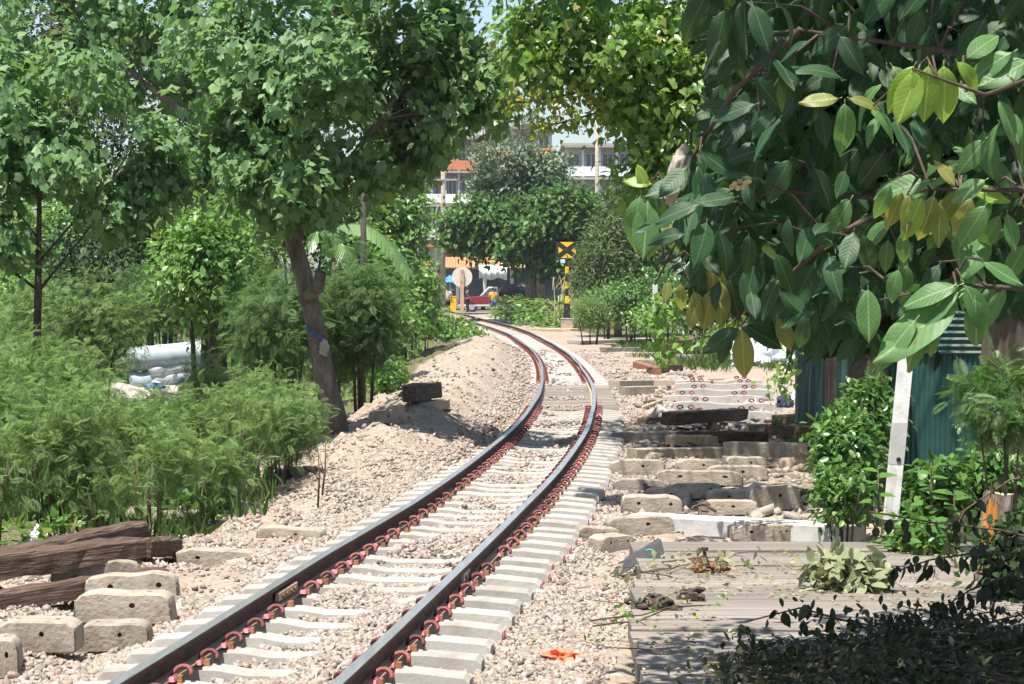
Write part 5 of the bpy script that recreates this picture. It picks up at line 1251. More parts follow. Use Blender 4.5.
for i, (p, d_, u_, L_, c) in enumerate(allf[:300]):
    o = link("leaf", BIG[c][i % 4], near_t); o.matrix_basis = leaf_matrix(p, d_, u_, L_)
def joined(name, lst, mat, parent):
    Vs = []; Ts = []; Us = []; o = 0
    for i, (p, d_, u_, L_, c) in enumerate(lst):
        V, T, UV = BV[i % 4]; M = np.array(leaf_matrix(p, d_, u_, L_)); v = np.array(V) @ M[:3, :3].T + M[:3, 3]
        Vs.append(v); Ts.append(np.array(T) + o); Us.append(np.array(UV)); o += len(v)
    return prop(link(name, np_mesh(name, np.concatenate(Vs), np.concatenate(Ts), mat, None, True, np.concatenate(Us)), parent), kind='stuff')
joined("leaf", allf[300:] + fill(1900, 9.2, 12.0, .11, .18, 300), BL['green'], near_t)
# crown above the frame: keeps the boughs and the platform corner in shade
up = []
rgu = np.random.default_rng(5)
for k in range(5600):
    d3 = rgu.normal(size=3); d3 /= np.linalg.norm(d3); r = rgu.random() ** (1 / 2.6)
    p = Vector((1.8, 10.1, 4.9)) + Vector((d3[0] * 2.7, d3[1] * 3.5, d3[2] * 1.2)) * r
    if p.z < 2.15 + p.y * .128 + .12 and abs(p.x) < p.y * .23: continue
    if noise.noise(p * .9) < -.32: continue
    if any((p - q - SUN * (p - q).dot(SUN)).length < r_ + .1 for q, r_ in HOLES): continue
    up.append((p - nb, Vector((rgu.normal(), rgu.normal(), -.8)), Vector((rgu.normal() * .4, rgu.normal() * .4, 1)), rgu.uniform(.15, .23), 'green'))
joined("leaf", up, BL['green'], near_t)
MB().tube([(-.1, .05, 2.9), (-.8, .6, 3.5), (-1.7, 1.2, 3.9), (-2.6, 1.6, 4.2)], [.07, .05, .035, .015], 6).tube([(-.2, .1, 3.5), (-.9, -.5, 3.9), (-1.8, -1.2, 4.3)], [.06, .04, .015], 6).build("upper_boughs", MT['bark'], near_t, True)
# small green buds and the dry curled leaf
for i, (x, y) in enumerate(((735, 184), (740, 181), (745, 183), (738, 188), (732, 187), (749, 181), (743, 187))):
    bm = bmesh.new(); bmesh.ops.create_icosphere(bm, subdivisions=2, radius=.011); me = bpy.data.meshes.new("bud"); bm.to_mesh(me); bm.free(); me.materials.append(MT['dry']); link("bud", me, near_t, A_(x, y, 8.6))
o = crumple("dried_leaf", (0, 0, 0), (.035, .035, .105), MT['dry_leaf_grey'], None, None, 51, 2.0, .5, None, 4, False); o.parent = near_t; o.location = A_(677, 175, 8.7); o.rotation_euler = (0, .3, 0); o["label"] = "pale curled dead leaf"

# deep shade foliage behind the near boughs
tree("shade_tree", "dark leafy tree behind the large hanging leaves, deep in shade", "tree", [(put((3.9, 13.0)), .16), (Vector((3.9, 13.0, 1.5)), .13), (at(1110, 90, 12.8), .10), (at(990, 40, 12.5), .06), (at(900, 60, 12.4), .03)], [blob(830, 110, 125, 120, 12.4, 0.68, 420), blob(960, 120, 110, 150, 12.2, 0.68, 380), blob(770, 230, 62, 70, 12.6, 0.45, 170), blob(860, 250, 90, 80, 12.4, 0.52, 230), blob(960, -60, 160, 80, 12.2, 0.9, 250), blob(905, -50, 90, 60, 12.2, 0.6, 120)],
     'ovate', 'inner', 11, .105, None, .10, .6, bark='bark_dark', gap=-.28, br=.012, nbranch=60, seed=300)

# ---- brush pile, twigs and litter on the platform
def brush(name, label, region, nt_, nl, lm, hmax, seed, size, cat="brush", z0=-.15, cond=None, tl=(.3, .9)):
    rg = np.random.default_rng(seed); x0, x1, zz0, zz1 = region; root = thing(name, ((x0 + x1) / 2, (zz0 + zz1) / 2, z0), label, cat); b = np.array(root.location)
    mb = MB(); C = []
    while len(C) < nt_ * 6:
        x = rg.uniform(x0, x1); Z = rg.uniform(zz0, zz1)
        if cond and not cond(x, Z): continue
        h = hmax * rg.random() * min(1, (x - x0) / (x1 - x0) * 1.6 + .1); w = rg.uniform(-.6, .6) + (math.pi if rg.random() < .5 else 0); L_ = rg.uniform(*tl)
        P = [np.array((x + math.cos(w) * L_ * t, Z + math.sin(w) * L_ * t * .7, z0 + h + .06 * math.sin(3 * t) + rg.normal() * .015 + .02)) for t in np.linspace(-.5, .5, 6)]
        mb.tube([Vector(p - b) for p in P], [.007, .007, .006, .005, .004, .002], 4); C += P
    prop(mb.build("twigs", MT['twig'], root), kind='stuff')
    C = np.array(C); Pp, d, u, S = leaves(C, nrm(rg.normal(size=C.shape)), rg, nl, size, .05, .7)
    W, T = scatter('ovate', Pp - b, d, u, S, rg); prop(link("foliage", np_mesh("foliage", W, T, LM[lm]), root), kind='stuff')
brush("brush_pile", "heap of cut twigs with dull wilting leaves in the shaded bottom right corner", (1.05, 3.4, 10.4, 13.1), 250, 7, 'wilt', .24, 41, .055, cond=lambda x, Z: x > .95 + (Z - 10.2) * .17)
def hanging(label, pts, Z, n, seed, lm='wilt', size=.085):
    P = [at(x, y, Z) for x, y in pts]; base = P[0].copy(); root = thing("wilting_branch", base, label, "branch", "wilting cut branches at right"); rg = np.random.default_rng(seed)
    MB().tube([p - base for p in P], [.008 * (1 - .6 * i / len(P)) for i in range(len(P))], 5).build("stem", MT['twig'], root, True)
    L_ = np.array([p[:] for p in P]); t = rg.random(n) * (len(P) - 1); i = np.minimum(t.astype(int), len(P) - 2); f = (t - i)[:, None]
    C = L_[i] * (1 - f) + L_[i + 1] * f + rg.normal(size=(n, 3)) * .035
    d = rg.normal(size=(n, 3)) * .3; d[:, 2] = -1; u = rg.normal(size=(n, 3)); W, T = scatter('wide', C - np.array(base), d, u, size * rg.uniform(.6, 1.3, n), rg)
    prop(link("foliage", np_mesh("foliage", W, T, LM[lm]), root), kind='stuff')
hanging("thin wilting branch crossing in front of the orange stump", [(1060, 545), (1000, 530), (930, 522), (860, 510)], 14.2, 34, 1)
hanging("wilting branch with dangling dark leaves below the orange stump", [(1050, 560), (980, 552), (930, 560), (885, 575)], 13.6, 46, 2)
hanging("wilting twig reaching across the sunlit planks", [(905, 655), (860, 625), (800, 608), (745, 622)], 12.9, 26, 3)
hanging("dark wilting branch along the right edge above the brush heap", [(1060, 600), (1010, 575), (970, 590), (940, 610)], 13.2, 60, 4)
hanging("wilting branch hanging before the shed's lower right", [(1060, 470), (1010, 480), (965, 510), (950, 540)], 15.0, 40, 5)
brush("wilted_leaf_heap", "pale wilted leafy bundle lying on the sunlit planks", (2.1, 2.5, 16.0, 16.4), 9, 14, 'wilt_pale', .14, 43, .12, "leaf heap", tl=(.1, .25))
brush("wilted_sprig", "small grey green sprig on the planks behind the standing bolt", (.98, 1.5, 16.5, 17.2), 5, 3, 'wilt_pale', .12, 44, .07, "sprig")
brush("weed_sprig", "straggly weed growing at the platform edge below the bucket", (.74, .95, 13.2, 15.6), 6, 3, 'ground_leaf', .12, 45, .045, "weed", -.22)
rg = np.random.default_rng(9); n = 2600
X = rg.uniform(.6, 3.4, n); Z = rg.uniform(10.8, 18.5, n); nv = np.array([noise.noise(Vector((float(a) * 1.6, float(b) * .9, 5))) for a, b in zip(X, Z)]); k = (nv > -.05) & (X > .66 + (Z - 11.5) * .052); X, Z = X[k], Z[k]; n = len(X)
d = rg.normal(size=(n, 3)); d[:, 2] *= .15; u = rg.normal(size=(n, 3)) * .3; u[:, 2] += 1
W, T = scatter('simple', np.stack([X, Z, -.146 + rg.random(n) * .02], 1), d, u, rg.uniform(.02, .065, n), rg)
prop(link("leaf_litter", np_mesh("leaf_litter", W, T, LM['dry_bits'])), "dry leaf bits strewn on the planks", "leaf litter", None, 'stuff')
n = 2200; Z = rg.uniform(17, 60, n); X = rg.uniform(1.4, 5, n); k = np.abs(X - cx(Z)) > 1.5; X, Z = X[k], Z[k]; n = len(X); d = rg.normal(size=(n, 3)); d[:, 2] *= .2; u = rg.normal(size=(n, 3)) * .3; u[:, 2] += 1
W, T = scatter('simple', np.stack([X, Z, zg(X, Z) + .02], 1), d, u, rg.uniform(.03, .11, n), rg)
prop(link("leaf_litter", np_mesh("leaf_litter", W, T, LM['dry_bits'])), "scraps of leaf and rubbish strewn among the old sleepers", "leaf litter", None, 'stuff')

# ================================================================== RUBBISH at left behind the shrubs
Zs_ = 49.0
for i, (x0, x1, y, r, lb) in enumerate(((122, 210, 356, .26, "fat silvery roll of sheeting, topmost of the heap behind the shrubs"), (150, 213, 368, .17, "grey roll of sheeting beneath the fat one"), (130, 205, 378, .20, "pale flattened roll of sheeting at the bottom of the heap"))):
    a = at(x0, y + 4, Zs_); b = at(x1, y - 4, Zs_ + .2); mb = MB(); n = 14; rs = random.Random(i)
    mb.tube([a.lerp(b, k / n) + Vector((0, 0, rs.uniform(-.02, .02))) for k in range(n + 1)], [r * rs.uniform(.95, 1.03) for k in range(n + 1)], 12)
    prop(mb.build("sheet_roll", MT['silver'] if i != 1 else MT['steel'], None, True), lb, "roll", "rolls of silvery sheeting")
v = put((at(160, 0, 49.2).x, 49.2)); crumple("rubbish_heap", v, (1.5, .9, at(0, 384, 49).z - v.z + .05), MT['dry_leaf_grey'], "heap of mixed rubbish the silvery rolls lie on", "rubbish", 60, 2.5, .5, None, 4)
v = at(156, 387, 47.6); crumple("plastic_sheet", v, (.19, .15, .09), MT['plastic_blue'], "bright blue plastic sheet below the silvery rolls", "rubbish", 61, 2.5, .6, None, 3)
v = at(183, 382, 47.6); crumple("plastic_sheet", v, (.10, .1, .05), MT['plastic_blue'], "small blue plastic scrap right of the larger one", "rubbish", 62, 2.5, .6, None, 3)
rg = np.random.default_rng(91); n = 500; X = rg.uniform(at(105, 0, 46).x, at(225, 0, 46).x, n); Z = rg.uniform(44, 48.4, n)
d = rg.normal(size=(n, 3)); d[:, 2] *= .4; u = rg.normal(size=(n, 3)) * .6; u[:, 2] += 1
litm = leafmat("litter", [(.7, .7, .7), (.5, .45, .36), (.62, .5, .3), (.7, .7, .74), (.15, .25, .5)], (.5, .5, .5), .1, .6, .3)
W, T = scatter('simple', np.stack([X, Z, zg(X, Z) + rg.random(n) * .45], 1), d, u, rg.uniform(.06, .22, n), rg)
prop(link("litter", np_mesh("litter", W, T, litm)), "scattered white and brown litter below the silvery rolls", "litter", None, 'stuff')

# ================================================================== SIGNS AND POSTS
zs = 112.0; b = put((at(462, 0, zs).x, zs)); root = thing("round_sign", b, "round white sign seen from behind on a pale wooden post", "sign")
hz = at(0, 277, zs).z - b.z; R = 10.2 * zs / F
MB().disc((0, .09, hz), R, .03, 'y', 28).build("sign_disc", surf("sign_back", [(.52, .46, .38), (.68, .62, .54)], 3, .8, .1, 20), root)
MB().box((0, 0, (hz + R * .75) / 2), (.17, .12, hz + R * .75)).build("post", MT['wood_pale'], root)
for q in (-.25, .25): MB().disc((0, -.07, hz + q), .03, .02, 'y', 8).build("bolt", MT['rust'], root)
b = gp(567, 331); zx = b.y; root = thing("crossing_signal", b, "yellow board with a black cross on a black and yellow banded post", "signal")
px = zx / F; top = at(0, 242, zx).z - b.z; bot = at(0, 258, zx).z - b.z; hw = 11 * px
blk = at(0, 319, zx).z - b.z
MB().box((0, .15, blk / 2 - .1), (.62, .62, blk + .2), None, 0, 1, .03).build("base_block", MT['concrete_old'], root)
MB().box((0, .15, blk + .02), (.66, .66, .05)).build("cap", MT['concrete_white'], root)
nb_ = 8
for i in range(nb_):
    z0 = blk + .045 + (bot - blk - .1) * i / nb_; z1_ = blk + .045 + (bot - blk - .1) * (i + 1) / nb_
    w = .34 - .10 * i / nb_ if i < 2 else .19
    MB().box((0, .15, (z0 + z1_) / 2), (w, w * .8, z1_ - z0)).build("post_band", MT['yellow'] if i % 2 == 0 and i > 1 else MT['black'], root)
MB().box((0, .10, (top + bot) / 2), (2 * hw, .05, top - bot)).build("board", MT['yellow'], root)
mb = MB(); H2 = (top - bot) / 2
for sg in (-1, 1):
    t = .16; mb.add([(-hw, .066 - .004 * sg, (top + bot) / 2 - sg * H2), (-hw + t * 1.3, .066 - .004 * sg, (top + bot) / 2 - sg * H2), (hw, .066 - .004 * sg, (top + bot) / 2 + sg * (H2 - t * .9)), (hw, .066 - .004 * sg, (top + bot) / 2 + sg * H2), (hw - t * 1.3, .066 - .004 * sg, (top + bot) / 2 + sg * H2), (-hw, .066 - .004 * sg, (top + bot) / 2 - sg * (H2 - t * .9))], [(0, 1, 2, 3, 4, 5)])
mb.build("cross", MT['black'], root)
for sg in (-1, 1): MB().add([(sg * hw, .056, (top + bot) / 2 - H2 * .98), (sg * hw, .056, (top + bot) / 2 + H2 * .98), (sg * (hw - .10), .056, (top + bot) / 2 + H2 * .6), (sg * (hw - .13), .056, (top + bot) / 2), (sg * (hw - .10), .056, (top + bot) / 2 - H2 * .6)], [(0, 1, 2, 3, 4)]).build("edge_mark", MT['black'], root)
MB().box((-.22, .12, bot - .18), (.24, .16, .20), None, 0, 1, .02).build("small_box", surf("pale_blue", [(.35, .5, .62), (.45, .6, .72)], 3), root)
zp = 96.0; b = put((at(655, 0, zp).x, zp)); mb = MB(); mb.box((0, 0, 1.3), (.20, .20, 2.6), None, 0, .85, .02); prop(mb.build("white_post", MT['concrete_white'], None, False, b), "short white concrete post at the edge of the clearing", "post")
v = gp(610, 327); mb = MB(); mb.box((0, 0, .12), (.5, .4, .26), (0, 0, .2), 0, 1, .03); prop(mb.build("brown_crate", MT['wood_orange'], None, False, v), "small orange brown box between the round bush and the white post", "box")
def pole(x, yt, Z, r, label, arms=True):
    b = put((at(x, 0, Z).x, Z)); h = at(0, yt, Z).z - b.z; root = thing("power_pole", b, label, "power pole", "power poles")
    MB().tube([(0, 0, -.2), (0, 0, h)], [r, r * .7], 8).build("shaft", MT['concrete_old'] if r > .17 else MT['concrete_new'], root, True)
    if arms:
        for k in (.94, .82):
            MB().box((0, -.12, h * k), (1.8, .09, .1)).build("crossarm", MT['concrete_new'], root)
            for q in (-.8, -.4, .4, .8): MB().tube([(q, -.12, h * k + .05), (q, -.12, h * k + .25)], [.06, .04], 6).build("insulator", MT['iron_dark'], root)
pole(443, 150, 146, .18, "grey power pole left of the round sign, by the crossing")
pole(597, 120, 176, .19, "pale power pole before the white building", False)
mb = MB(); a = put((at(436, 0, 152).x, 152)); mb.tube([a, a + Vector((0, 0, 6.6)), a + Vector((.2, 0, 7.2)), a + Vector((-1.3, 0, 7.6))], [.07, .06, .05, .04], 6); prop(mb.build("street_lamp", MT['steel'], None, True), "thin grey street lamp with a curved arm left of the power pole", "street lamp")

# ================================================================== BUILDINGS far off
def facade(name, label, x0, x1, ytop, ybase, Z, floors, bays, wall, band, D=10.0, seed=1, rail=True, group=None):
    a = at(x0, ytop, Z); c = at(x1, ytop, Z); gz = float(zr(Z)) - .2; W = c.x - a.x; H_ = a.z - gz; root = thing(name, ((a.x + c.x) / 2, Z, gz), label, "building", group)
    MB().box((0, D / 2 + .3, H_ / 2), (W, D, H_)).build("wall", wall, root)
    MB().box((0, D / 2, H_ + .12), (W + .8, D + .8, .24)).build("roof", MT['concrete_new'], root)
    fh = H_ / floors; bw = W / bays; rs = random.Random(seed)
    for f in range(floors):
        z = f * fh
        MB().box((0, -.45, z + fh - .1), (W + .3, 1.45, .2)).build("floor_slab", MT['concrete_new'], root)
        if f and rail: MB().box((0, -1.10, z + .52), (W + .2, .10, .85)).build("balcony_wall", band[f % len(band)], root)
        for k in range(bays):
            xx = -W / 2 + bw * (k + .5)
            fr_ = MB()
            ww, hh = bw * .62, fh * .58; zc = z + fh * .48
            for dx, dz, sx, sz in ((-ww/2, 0, .1, hh), (ww/2, 0, .1, hh), (0, hh/2, ww + .1, .1), (0, -hh/2, ww + .1, .1), (0, 0, .07, hh)): fr_.box((xx + dx, .26, zc + dz), (sx, .14, sz))
            o = fr_.build("window", MT['wall_white'], root)
            MB().box((xx, .28, zc), (ww, .05, hh)).build("pane", MT['glass'], o)
            if k: MB().box((-W / 2 + bw * k, -.2, z + fh / 2 - .1), (.22, 1.0, fh - .22)).build("pillar", wall, root)
    return root
facade("apartment_building", "pale apartment building with orange balcony bands behind the left power pole", 405, 486, 138, 300, 215, 5, 6, MT['wall_grey'], [MT['wall_white'], MT['orange_wall'], MT['wall_white']], seed=2)
facade("white_building", "white building with dark windows and balconies right of the grey green tree", 566, 650, 146, 300, 205, 5, 5, MT['wall_white'], [MT['wall_white'], MT['wall_grey']], seed=3)
facade("back_building", "pale building glimpsed between the sparse treetops", 488, 552, 128, 300, 260, 6, 4, MT['wall_white'], [MT['wall_white'], MT['wall_white'], MT['orange_wall']], seed=4)
# shop row with awnings at the crossing
Zh = 165.0; a = at(430, 0, Zh); c = at(566, 0, Zh); gz = float(zr(Zh)); root = thing("shop_row", ((a.x + c.x) / 2, Zh, gz), "low shop row with orange and yellow awnings behind the red pickup", "shop")
W = c.x - a.x; MB().box((0, 4.3, 2.1), (W, 6, 4.2)).build("wall", MT['wall_grey'], root); MB().box((0, 4, 4.35), (W + .6, 7.4, .24)).build("roof", MT['tile_orange'], root)
for k in range(5):
    xx = -W / 2 + W * (k + .5) / 5; o = MB().box((xx, 1.22, 1.35), (W / 5 - .35, .1, 2.7)).build("shopfront", MT['glass'], root)
    MB().box((-W / 2 + W * k / 5 + .02, 1.0, 1.6), (.25, .5, 3.2)).build("pillar", MT['wall_white'], root)
def awning(x0, x1, mat):
    X0 = at(x0, 0, Zh).x - root.location.x; X1 = at(x1, 0, Zh).x - root.location.x; mb = MB(); n = 12; th = .06
    for i in range(n):
        p = X0 + (X1 - X0) * i / n; q = X0 + (X1 - X0) * (i + .86) / n
        mb.add([(p, -1.5, 2.75), (q, -1.5, 2.75), (q, 1.2, 3.75), (p, 1.2, 3.75), (p, -1.5, 2.75 - th), (q, -1.5, 2.75 - th), (q, 1.2, 3.75 - th), (p, 1.2, 3.75 - th)], [(0, 1, 2, 3), (7, 6, 5, 4), (0, 4, 5, 1), (1, 5, 6, 2), (2, 6, 7, 3), (3, 7, 4, 0)])
    mb.build("awning", mat, root)
awning(445, 478, MT['tile_orange']); awning(479, 500, MT['tile_orange']); awning(501, 522, MT['awning_yellow']); awning(523, 560, MT['wall_grey'])
def hung(x0, x1, y0, y1, mat, name, label, cat):
    a = at(x0, y0, Zh - 1.75); c = at(x1, y1, Zh - 1.75); mb = MB(); n = 16
    for i in range(n + 1):
        x = a.x + (c.x - a.x) * i / n; mb.v += [(x, Zh - 1.75 + .07 * math.sin(i * 1.9), c.z + .08 * math.sin(i * .7)), (x, Zh - 1.75, a.z)]
    for i in range(n): mb.f.append([2*i, 2*i+2, 2*i+3, 2*i+1]); mb.m.append(0)
    o = mb.build(name, mat, None, True); o.modifiers.new("s", 'SOLIDIFY').thickness = .012; prop(o, label, cat)
hung(479, 507, 265, 279, MT['cloth_white'], "cloth_screen", "large white cloth hung under the orange awning", "cloth")
b = at(476, 267, Zh - 1.9); mb = MB(); mb.box((0, 0, 0), (.45, .06, .28)); root2 = thing("shop_sign", b, "tiny red and white sign under the awning, left of the white cloth", "sign"); mb.build("board", MT['wall_white'], root2); MB().box((0, -.04, -.06), (.42, .02, .12)).build("red_band", MT['red_paint'], root2)
def parasol(x, y, r, mat, label):
    b = put((at(x, 0, 158.5).x, 158.5)); h = at(0, y, 158.5).z - b.z; root = thing("parasol", b, label, "parasol", "parasols at the crossing")
    MB().tube([(0, 0, 0), (0, 0, h)], .03, 6).build("pole", MT['steel'], root); mb = MB(); n = 10
    V = [(0, 0, h + .35)] + [(r * math.cos(2 * math.pi * k / n), r * math.sin(2 * math.pi * k / n), h - .15) for k in range(n)]; mb.add(V, [(0, k + 1, (k + 1) % n + 1) for k in range(n)]); o = mb.build("canopy", mat, root); o.modifiers.new("s", 'SOLIDIFY').thickness = .02
parasol(450, 280, .75, MT['plastic_blue'], "blue parasol behind the man in the grey shirt"); parasol(437, 278, .6, MT['red_paint'], "red parasol left of the power pole")

# ---- red pickup truck, seen from its left side
Zt = 154.0; b = put((at(497, 0, Zt).x, Zt)); tk = thing("pickup_truck", (b.x, b.y, b.z + .02), "red pickup truck with a dark tarpaulin over its load, parked by the shop row", "pickup truck")
def prism(pts, y0, y1, mats, name, parent, mi=None):
    mb = MB(); n = len(pts); V = [(x, y0, z) for x, z in pts] + [(x, y1, z) for x, z in pts]
    mb.add(V, [tuple(range(n)), tuple(range(2*n-1, n-1, -1))] + [(i, n + i, n + (i + 1) % n, (i + 1) % n) for i in range(n)])
    o = mb.build(name, mats, parent); md = o.modifiers.new("b", 'BEVEL'); md.width = .04; md.segments = 2; md.limit_method = 'ANGLE'; return o
prism([(-2.55, .45), (2.5, .45), (2.5, 1.05), (.15, 1.08), (-1.15, 1.08), (-2.35, .98), (-2.55, .8)], -.82, .82, MT['red_paint'], "body", tk)
prism([(-2.56, .38), (2.52, .38), (2.52, .52), (-2.56, .52)], -.84, .84, MT['silver_paint'], "bumper", tk)
prism([(-1.15, 1.08), (.15, 1.08), (.05, 1.68), (-.55, 1.70)], -.74, .74, MT['silver_paint'], "cab", tk)
for sy in (-1, 1): prism([(-.98, 1.12), (.02, 1.12), (-.05, 1.60), (-.50, 1.60)], sy * .75 - .01, sy * .75 + .01, MT['glass'], "side_window", tk)
MB().add([(-1.11, -.66, 1.12), (-1.11, .66, 1.12), (-.60, .62, 1.66), (-.60, -.62, 1.66)], [(0, 1, 2, 3)]).build("windscreen", MT['glass'], tk).modifiers.new("s", 'SOLIDIFY').thickness = .02
o = crumple("load_cover", (1.35, 0, 1.15), (1.25, .82, .72), MT['black'], None, None, 71, 1.8, .35, None, 4); o.parent = tk; o.location = (1.35, 0, 1.15)
for wx in (-1.65, 1.55):
    for sy in (-1, 1):
        w = MB().disc((wx, sy * .72, .34), .34, .22, 'y', 20).build("wheel", MT['rubber'], tk); MB().disc((wx, sy * .84, .34), .19, .03, 'y', 14).build("rim", MT['steel'], w)
for sy in (-.6, .6): MB().box((-2.56, sy, .8), (.06, .3, .18)).build("headlight", MT['glass'], tk)
# ---- parked motorcycle left of the pole
b = put((at(435, 0, 152).x, 152)); mc = thing("motorcycle", b, "dark motorcycle parked left of the power pole", "motorcycle")
for wx in (-.6, .62): w = MB().tube([(wx + .24 * math.cos(t), 0, .29 + .24 * math.sin(t)) for t in np.linspace(0, 2 * math.pi, 18)[:-1]], .05, 6, 0, False, True).build("wheel", MT['rubber'], mc); MB().disc((wx, 0, .29), .2, .02, 'y', 12).build("rim", MT['steel'], w)
MB().tube([(.6, 0, .3), (.35, 0, .5), (-.1, 0, .48), (-.35, 0, .72), (-.62, 0, .30)], [.05, .13, .15, .09, .04], 8).build("frame", MT['red_paint'], mc, True); MB().tube([(.75, 0, .75), (.3, 0, .78), (-.1, 0, .72)], [.08, .12, .07], 8).build("seat", MT['rubber'], mc, True); MB().tube([(-.62, 0, .3), (-.42, 0, .95)], .035, 6).build("fork", MT['steel'], mc); MB().tube([(-.30, -.33, .98), (-.42, 0, .98), (-.30, .33, .98)], .025, 6).build("handlebar", MT['black'], mc); MB().disc((-.5, 0, .85), .09, .1, 'x', 10).build("headlight", MT['silver_paint'], mc)
b = put((at(452, 0, 149.5).x, 149.5)); root = thing("yellow_bin", b, "yellow plastic bin standing right of the man in the grey shirt", "bin"); MB().box((0, 0, .55), (.5, .5, 1.1), None, 0, 1.12).build("bin", MT['yellow'], root); MB().box((0, 0, 1.13), (.6, .6, .07)).build("lid", MT['yellow'], root)

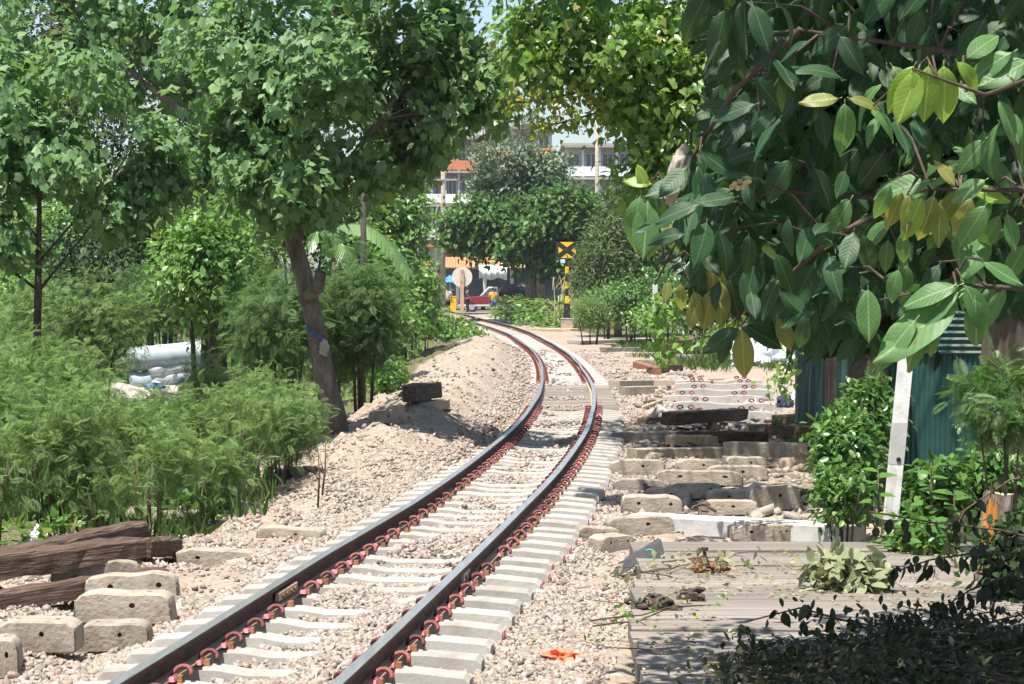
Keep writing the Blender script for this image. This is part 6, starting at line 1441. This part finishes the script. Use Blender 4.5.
# ---- people
def skin_mesh(name, J, E, R, mat, levels=1):
    me = bpy.data.meshes.new(name); me.from_pydata(J, E, []); o = bpy.data.objects.new(name, me); COL.objects.link(o)
    md = o.modifiers.new("k", 'SKIN'); md.use_smooth_shade = True
    for i, r in enumerate(R):
        v = me.skin_vertices[0].data[i]; v.radius = r if isinstance(r, tuple) else (r, r); v.use_root = (i == 0)
    s = o.modifiers.new("s", 'SUBSURF'); s.levels = s.render_levels = levels
    m2 = bpy.data.meshes.new_from_object(o.evaluated_get(bpy.context.evaluated_depsgraph_get())); bpy.data.objects.remove(o); m2.name = name
    m2.materials.clear(); m2.materials.append(mat); return m2
def person(x, Z, label, shirt, shorts, rot, h=1.66, arm=.25, stride=.08, longt=False):
    b = put((at(x, 0, Z).x, Z)); root = thing("person", b, label, "person", None, rot); k = h / 1.7
    J = [(0, 0, .95), (0, 0, 1.18), (0, 0, 1.40), (0, 0, 1.50), (0, -.01, 1.60), (0, -.01, 1.70)]; E = [(0, 1), (1, 2), (2, 3), (3, 4), (4, 5)]; R = [(.155, .11), (.135, .10), (.15, .10), .055, (.085, .10), (.065, .075)]
    for s in (-1, 1):
        n = len(J); st = s * stride
        J += [(s * .20, 0, 1.39), (s * .25, .02, 1.12), (s * .26, -arm, .92), (s * .26, -arm - .03, .84)]; E += [(2, n), (n, n+1), (n+1, n+2), (n+2, n+3)]; R += [.060, .045, .034, .03]
        n2 = len(J); J += [(s * .095, 0, .88), (s * .10, -st * .5, .48), (s * .10, st, .08), (s * .11, st - .16, .03)]; E += [(0, n2), (n2, n2+1), (n2+1, n2+2), (n2+2, n2+3)]; R += [(.10, .10), .062, .042, (.045, .03)]
        for f in range(5):
            q = len(J); dx = (f - 2) * .016; l = (.05, .085, .095, .088, .068)[f]; w = (n + 3)
            J += [(s * .26 + dx, -arm - .035 - (.02 if f == 0 else 0), .80), (s * .26 + dx * 1.1, -arm - .045 - (.02 if f == 0 else 0), .80 - l * .8)]; E += [(w, q), (q, q+1)]; R += [.0095, .007]
    link("body", skin_mesh("body", [tuple(c * k for c in j) for j in J], E, R, MT['skin']), root)
    link("shirt", skin_mesh("shirt", [tuple(c * k for c in j) for j in [(0, 0, .90), (0, 0, 1.15), (0, 0, 1.40), (0, 0, 1.47), (-.20, 0, 1.39), (-.245, .01, 1.20), (.20, 0, 1.39), (.245, .01, 1.20)]], [(0, 1), (1, 2), (2, 3), (2, 4), (4, 5), (2, 6), (6, 7)], [(.185, .135), (.165, .125), (.175, .125), .075, .08, .075, .08, .075], shirt), root)
    lo = .08 if longt else .52
    link("trousers" if longt else "shorts", skin_mesh("shorts", [tuple(c * k for c in j) for j in [(0, 0, .94), (-.095, 0, .86), (-.11, stride * .4, lo), (.095, 0, .86), (.11, -stride * .4, lo)]], [(0, 1), (1, 2), (0, 3), (3, 4)], [(.17, .13), .12, .105 if not longt else .075, .12, .105 if not longt else .075], shorts), root)
    bm = bmesh.new(); bmesh.ops.create_icosphere(bm, subdivisions=3, radius=1); bmesh.ops.delete(bm, geom=[v for v in bm.verts if v.co.z < -.35 or (v.co.y < -.55 and v.co.z < .3)], context='VERTS')
    for v in bm.verts: v.co = Vector((v.co.x * .105, v.co.y * .118 - .005, v.co.z * .115 + 1.655)) * k
    me = bpy.data.meshes.new("hair"); bm.to_mesh(me); bm.free(); me.materials.append(MT['hair']); link("hair", me, root)
    fm = MB()
    fm.box((0, -.105, 1.635), (.022, .03, .04), None, 0, .6)
    for s in (-1, 1): fm.box((s * .088, 0, 1.64), (.02, .04, .06), None, 0, .8)
    fm.mesh; o = fm.build("face", MT['skin'], root); o.scale = (k, k, k)
    ey = MB()
    for s in (-1, 1): ey.disc((s * .034, -.098, 1.655), .011, .012, 'y', 8)
    ey.box((0, -.098, 1.585), (.05, .012, .008)); o = ey.build("eyes_and_mouth", MT['hair'], root); o.scale = (k, k, k)
person(447.5, 147.5, "man from behind in grey shirt and black shorts beside the power pole", MT['cloth_grey'], MT['cloth_black'], math.pi * .96, 1.72, .05)
person(467.5, 152, "person in dark clothes half hidden by the round sign", MT['cloth_navy'], MT['cloth_black'], 1.9, 1.68, .1, .1, True)
person(493, 147.2, "person in yellow shirt and blue shorts standing beside the red pickup", MT['cloth_yellow'], MT['cloth_blue'], math.pi * 1.1, 1.68, .12, .04)

# ================================================================== THIN HAZE in the warm air
mb = MB(); mb.box((0, 1990, 11.5), (6200, 4060, 27)); hm, nt_h, ph = newmat("haze_air"); nt_h.nodes.remove(ph)
vol = N(nt_h, "ShaderNodeVolumePrincipled"); vol.inputs['Color'].default_value = (.86, .92, 1, 1); vol.inputs['Density'].default_value = .00016
nt_h.links.new(vol.outputs[0], nt_h.nodes["Material Output"].inputs['Volume'])
prop(mb.build("haze", hm), kind='stuff', label="faint pale haze in the hot air", cat="haze")
SC.cycles.volume_bounces = 0

# far wooded edge on both sides, beyond the things one can tell apart
rg = np.random.default_rng(404); n = 26000
side = rg.random(n) < .5
X = np.where(side, rg.uniform(-75, -11, n), rg.uniform(13, 75, n)); Z = np.where(side, rg.uniform(72, 100, n), rg.uniform(108, 135, n)) - np.abs(X) * .25
top = 3.2 + 3.8 * np.array([.5 + noise.noise(Vector((float(a) * .22, float(b) * .12, 9))) for a, b in zip(X, Z)])
h = np.clip(top, 1.2, 8) * rg.random(n) ** .7
d = rg.normal(size=(n, 3)); d[:, 2] -= .5; u = rg.normal(size=(n, 3)) * .5; u[:, 2] += .8; u[:, 1] -= .5
W, T = scatter('wide', np.stack([X, Z, zg(X, Z) + h], 1), d, u, rg.uniform(.3, .65, n), rg)
prop(link("far_woodland", np_mesh("far_woodland", W, T, LM['bush'])), "far wooded edge closing the view on both sides", "woodland", None, 'stuff')
